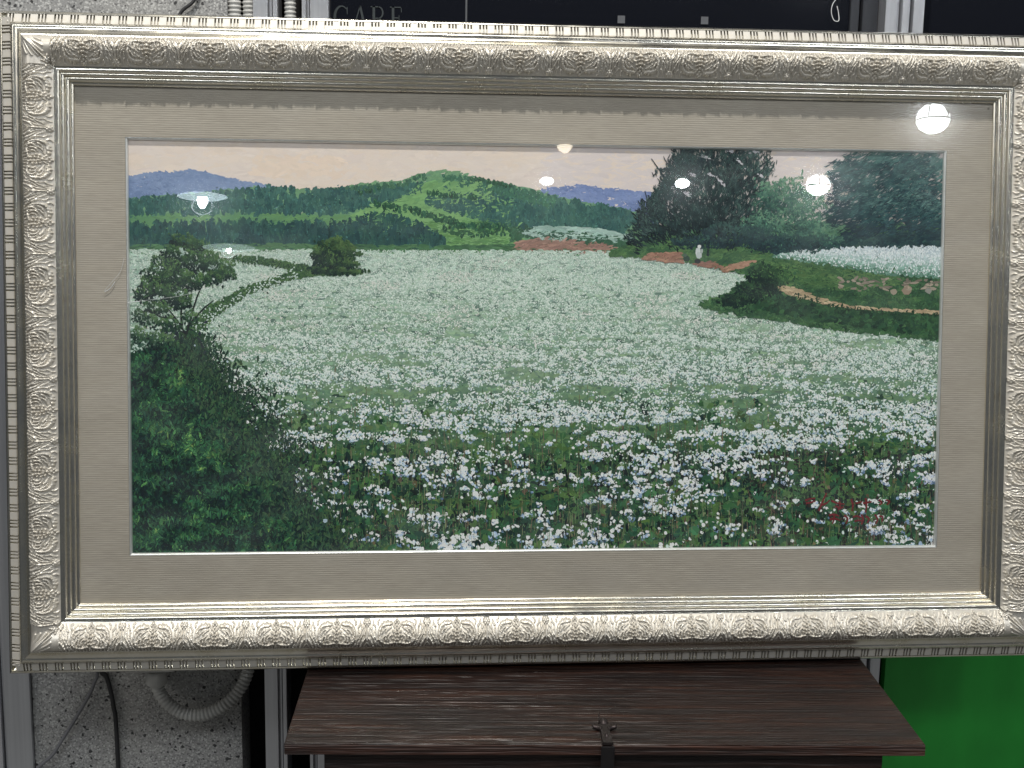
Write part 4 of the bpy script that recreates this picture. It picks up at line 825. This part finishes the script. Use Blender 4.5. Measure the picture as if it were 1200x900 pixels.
# red signature, two short rows of brush marks
SG = [[(944, 587), (949, 585), (956, 584)], [(945, 590), (951, 589), (956, 587)], [(960, 599), (964, 589), (969, 578)], [(963, 592), (969, 590), (973, 586)], [(975, 587), (982, 590), (990, 591)], [(980, 593), (985, 596), (989, 594)], [(984, 588), (985, 594), (983, 598)], [(998, 585), (1000, 592), (999, 599)], [(1003, 590), (1008, 589), (1011, 588)], [(1015, 584), (1016, 592), (1015, 601)], [(1012, 590), (1018, 589), (1022, 588)], [(1030, 586), (1034, 589), (1031, 592)], [(1039, 586), (1043, 588), (1040, 592)],
      [(972, 604), (978, 603), (984, 605)], [(973, 609), (979, 608), (985, 610)], [(978, 602), (978, 608), (976, 614)], [(990, 604), (994, 608), (992, 614)], [(1000, 606), (1005, 605), (1010, 607)], [(1002, 611), (1007, 610), (1012, 611)], [(1010, 603), (1012, 609), (1010, 615)], [(1015, 605), (1019, 608), (1017, 613)], [(1026, 603), (1029, 609), (1027, 614)], [(1031, 605), (1035, 606), (1034, 612)]]
for s_ in SG: branch(s_, 1.5, 1.0, (118, 36, 40), 26.5)
# --- build the strokes as one relief of paint
def s2l(c): c = np.clip(c, 0, 255) / 255; return np.where(c <= 0.04045, c / 12.92, ((c + 0.055) / 1.055) ** 2.4)
VX = []; VC = []; FS = []; base = 0
for (n, x, y, rx, ry, a, c, z, jit) in BAT:
    N_ = len(x); th = (np.arange(n) / n * 2 * math.pi)[None, :] + rng.random((N_, 1)) * 0.5
    rj = 1 + rng.uniform(-jit, jit, (N_, n))
    dx = np.cos(th) * rx[:, None] * rj; dy = np.sin(th) * ry[:, None] * rj
    X = x[:, None] + dx * np.cos(a)[:, None] - dy * np.sin(a)[:, None]; Y = y[:, None] + dx * np.sin(a)[:, None] + dy * np.cos(a)[:, None]
    u_, v_ = to_canvas(X.ravel(), Y.ravel())
    Z = np.repeat(z, n) * 0.00004 + (np.cos(th) * rng.normal(0, 1, (N_, 1)) + np.sin(th) * rng.normal(0, 1, (N_, 1))).ravel() * 0.000004 * np.repeat(np.clip(np.maximum(rx, ry), 0.8, 5), n)
    VX.append(np.stack([u_, YC - 0.00045 - Z, v_], 1))
    g_ = c @ np.array([0.3, 0.55, 0.15]); c = g_[:, None] + (c - g_[:, None]) * 0.88 + np.array([-1.5, 0.0, 2.5]); c = c - (11 * (1 - np.clip(g_, 0, 255) / 255) ** 2)[:, None]
    lin = s2l(c) / (GAIN_TOP + (GAIN_BOT - GAIN_TOP) * np.clip((y - 168) / 475, 0, 1))[:, None]
    lin = np.clip(lin, 0.002, 0.88); VC.append(np.repeat(np.concatenate([lin, np.ones((N_, 1))], 1), n, 0))
    FS.append((base + np.arange(N_ * n).reshape(N_, n), n)); base += N_ * n
VX = np.concatenate(VX); VC = np.concatenate(VC)
lens = np.concatenate([np.full(len(f_), n) for f_, n in FS]); idx = np.concatenate([f_[:, ::-1].ravel() if False else f_.ravel() for f_, n in FS])
me = bpy.data.meshes.new('brush_strokes'); me.vertices.add(len(VX)); me.vertices.foreach_set('co', VX.astype(np.float32).ravel())
me.loops.add(len(idx)); me.loops.foreach_set('vertex_index', idx.astype(np.int32))
me.polygons.add(len(lens)); me.polygons.foreach_set('loop_start', np.concatenate([[0], np.cumsum(lens)[:-1]]).astype(np.int32))
me.update(calc_edges=True)
ca_ = me.attributes.new('pigment', 'FLOAT_COLOR', 'POINT'); ca_.data.foreach_set('color', VC.astype(np.float32).ravel())
print('strokes', len(lens), 'tris', int((lens - 2).sum()))
o = link('brush_strokes', me, M['paint'], canvas); tag(o, kind='stuff')

# ================================================================== LAMPS OF THE HALL (seen mirrored in the glass)
def sphere_prof(r, n=14): return [(max(1e-4, r * math.sin(math.pi * i / n)), -r * math.cos(math.pi * i / n)) for i in range(n + 1)]
def globe_lamp(loc, r, label, cage=(), flat=1.0, mt='bulb'):
    t = empty('globe_lamp', (loc[0], loc[1], loc[2] + OZ)); tag(t, label, 'lamp', 'round lamps mirrored in the glass')
    link('globe', lathe_mesh('globe', [(a, b_ * flat) for a, b_ in sphere_prof(r)], 28), M[mt], t)
    link('cap', lathe_mesh('cap', [(0.0001, r * flat + 0.05), (r * 0.45, r * flat + 0.05), (r * 0.55, r * flat * 0.9 + 0.002), (0.0001, r * flat * 0.9 + 0.003)], 20), M['blackiron'], t)
    link('rod', tube_mesh('rod', [(0, 0, r * flat + 0.049), (0, 0, r * flat + 0.2), (0, 0, r * flat + 0.9)], 0.006, 8), M['blackiron'], t)
    if cage:
        k = 0.0048
        for a in cage:
            pts = [((r + 0.004) * math.cos(q) * math.cos(R_(a)), (r + 0.004) * math.cos(q) * math.sin(R_(a)), (r * flat + 0.004) * math.sin(q)) for q in np.linspace(R_(-5), R_(185), 30)]
            link('guard_wire', tube_mesh('guard_wire', pts, k, 6), M['blackiron'], t)
        pts = [((r + 0.004) * math.cos(q), (r + 0.004) * math.sin(q), -0.10 * r) for q in np.linspace(0, 2 * math.pi, 40)]
        link('guard_ring', tube_mesh('guard_ring', pts, k, 6, True, False), M['blackiron'], t)
    return t
globe_lamp((2.491, -4.416, 1.552), 0.083, 'largest round white lamp with wire guard, mirrored at top right of the glass', (55, 125), 0.9)
globe_lamp((2.347, -5.823, 1.502), 0.074, 'round white lamp with wire guard, mirrored over the trees at right', (100,), 0.85)
globe_lamp((1.538, -5.978, 1.534), 0.046, 'small oval white lamp mirrored over the big dark tree', (), 0.65)
globe_lamp((0.728, -6.272, 1.600), 0.044, 'small oval white lamp mirrored over the sky right of centre', (), 0.55)
t = empty('bowl_lamp', (0.713, -5.261, 1.585 + OZ)); tag(t, 'warm half-round bowl lamp mirrored at the upper edge of the painting', 'lamp')
link('bowl', lathe_mesh('bowl', [(0.0001, -0.040), (0.018, -0.036), (0.032, -0.024), (0.040, -0.010), (0.043, 0.0), (0.0001, 0.001)], 24), M['warmbulb'], t)
link('rim', lathe_mesh('rim', [(0.0001, 0.002), (0.047, 0.002), (0.047, 0.02), (0.02, 0.05), (0.0001, 0.05)], 24), M['blackiron'], t)
link('rod', tube_mesh('rod', [(0, 0, 0.049), (0, 0, 0.3), (0, 0, 0.9)], 0.005, 8), M['blackiron'], t)
def pendant(loc, r, label, s, sm='litshade'):
    t = empty('pendant_lamp', (loc[0], loc[1], loc[2] + OZ)); tag(t, label, 'lamp', 'shaded pendant lamps mirrored in the glass')
    link('shade', lathe_mesh('shade', [(0.0001, -0.006), (r * 0.9, -0.006), (r, -0.002), (r * 0.9, 0.002), (0.0001, 0.004)], 36), M[sm], t)
    link('cap', lathe_mesh('cap', [(0.04, 0.005), (0.035, 0.05), (0.015, 0.10), (0.0001, 0.10)], 18), M['blackiron'], t)
    link('bulb', lathe_mesh('bulb', [(0.0001, -0.075 * s), (0.012 * s, -0.072 * s), (0.030 * s, -0.045 * s), (0.036 * s, -0.02 * s), (0.030 * s, -0.006), (0.0001, -0.0065)], 20), M['dimbulb'], t)
    pts = [(0.062 * s * math.sin(q), 0, -0.012 - 0.10 * s * (1 - math.cos(q)) / 2 * 1.0) for q in np.linspace(-math.pi, math.pi, 40)]
    link('guard_wire', tube_mesh('guard_wire', pts, 0.0028, 6, True, False), M['litshade'], t)
    link('cord', tube_mesh('cord', [(0, 0, 0.099), (0, 0, 0.3), (0, 0, 0.9)], 0.005, 8), M['cable_b'], t)
    return t
pendant((-1.397, -6.078, 1.435), 0.150, 'pendant lamp with wide flat shade, mirrored over the blue mountain at left', 1.0)
pendant((-1.572, -8.789, 1.556), 0.21, 'fainter pendant lamp mirrored lower left, by the tree top', 0.7, 'faintshade')
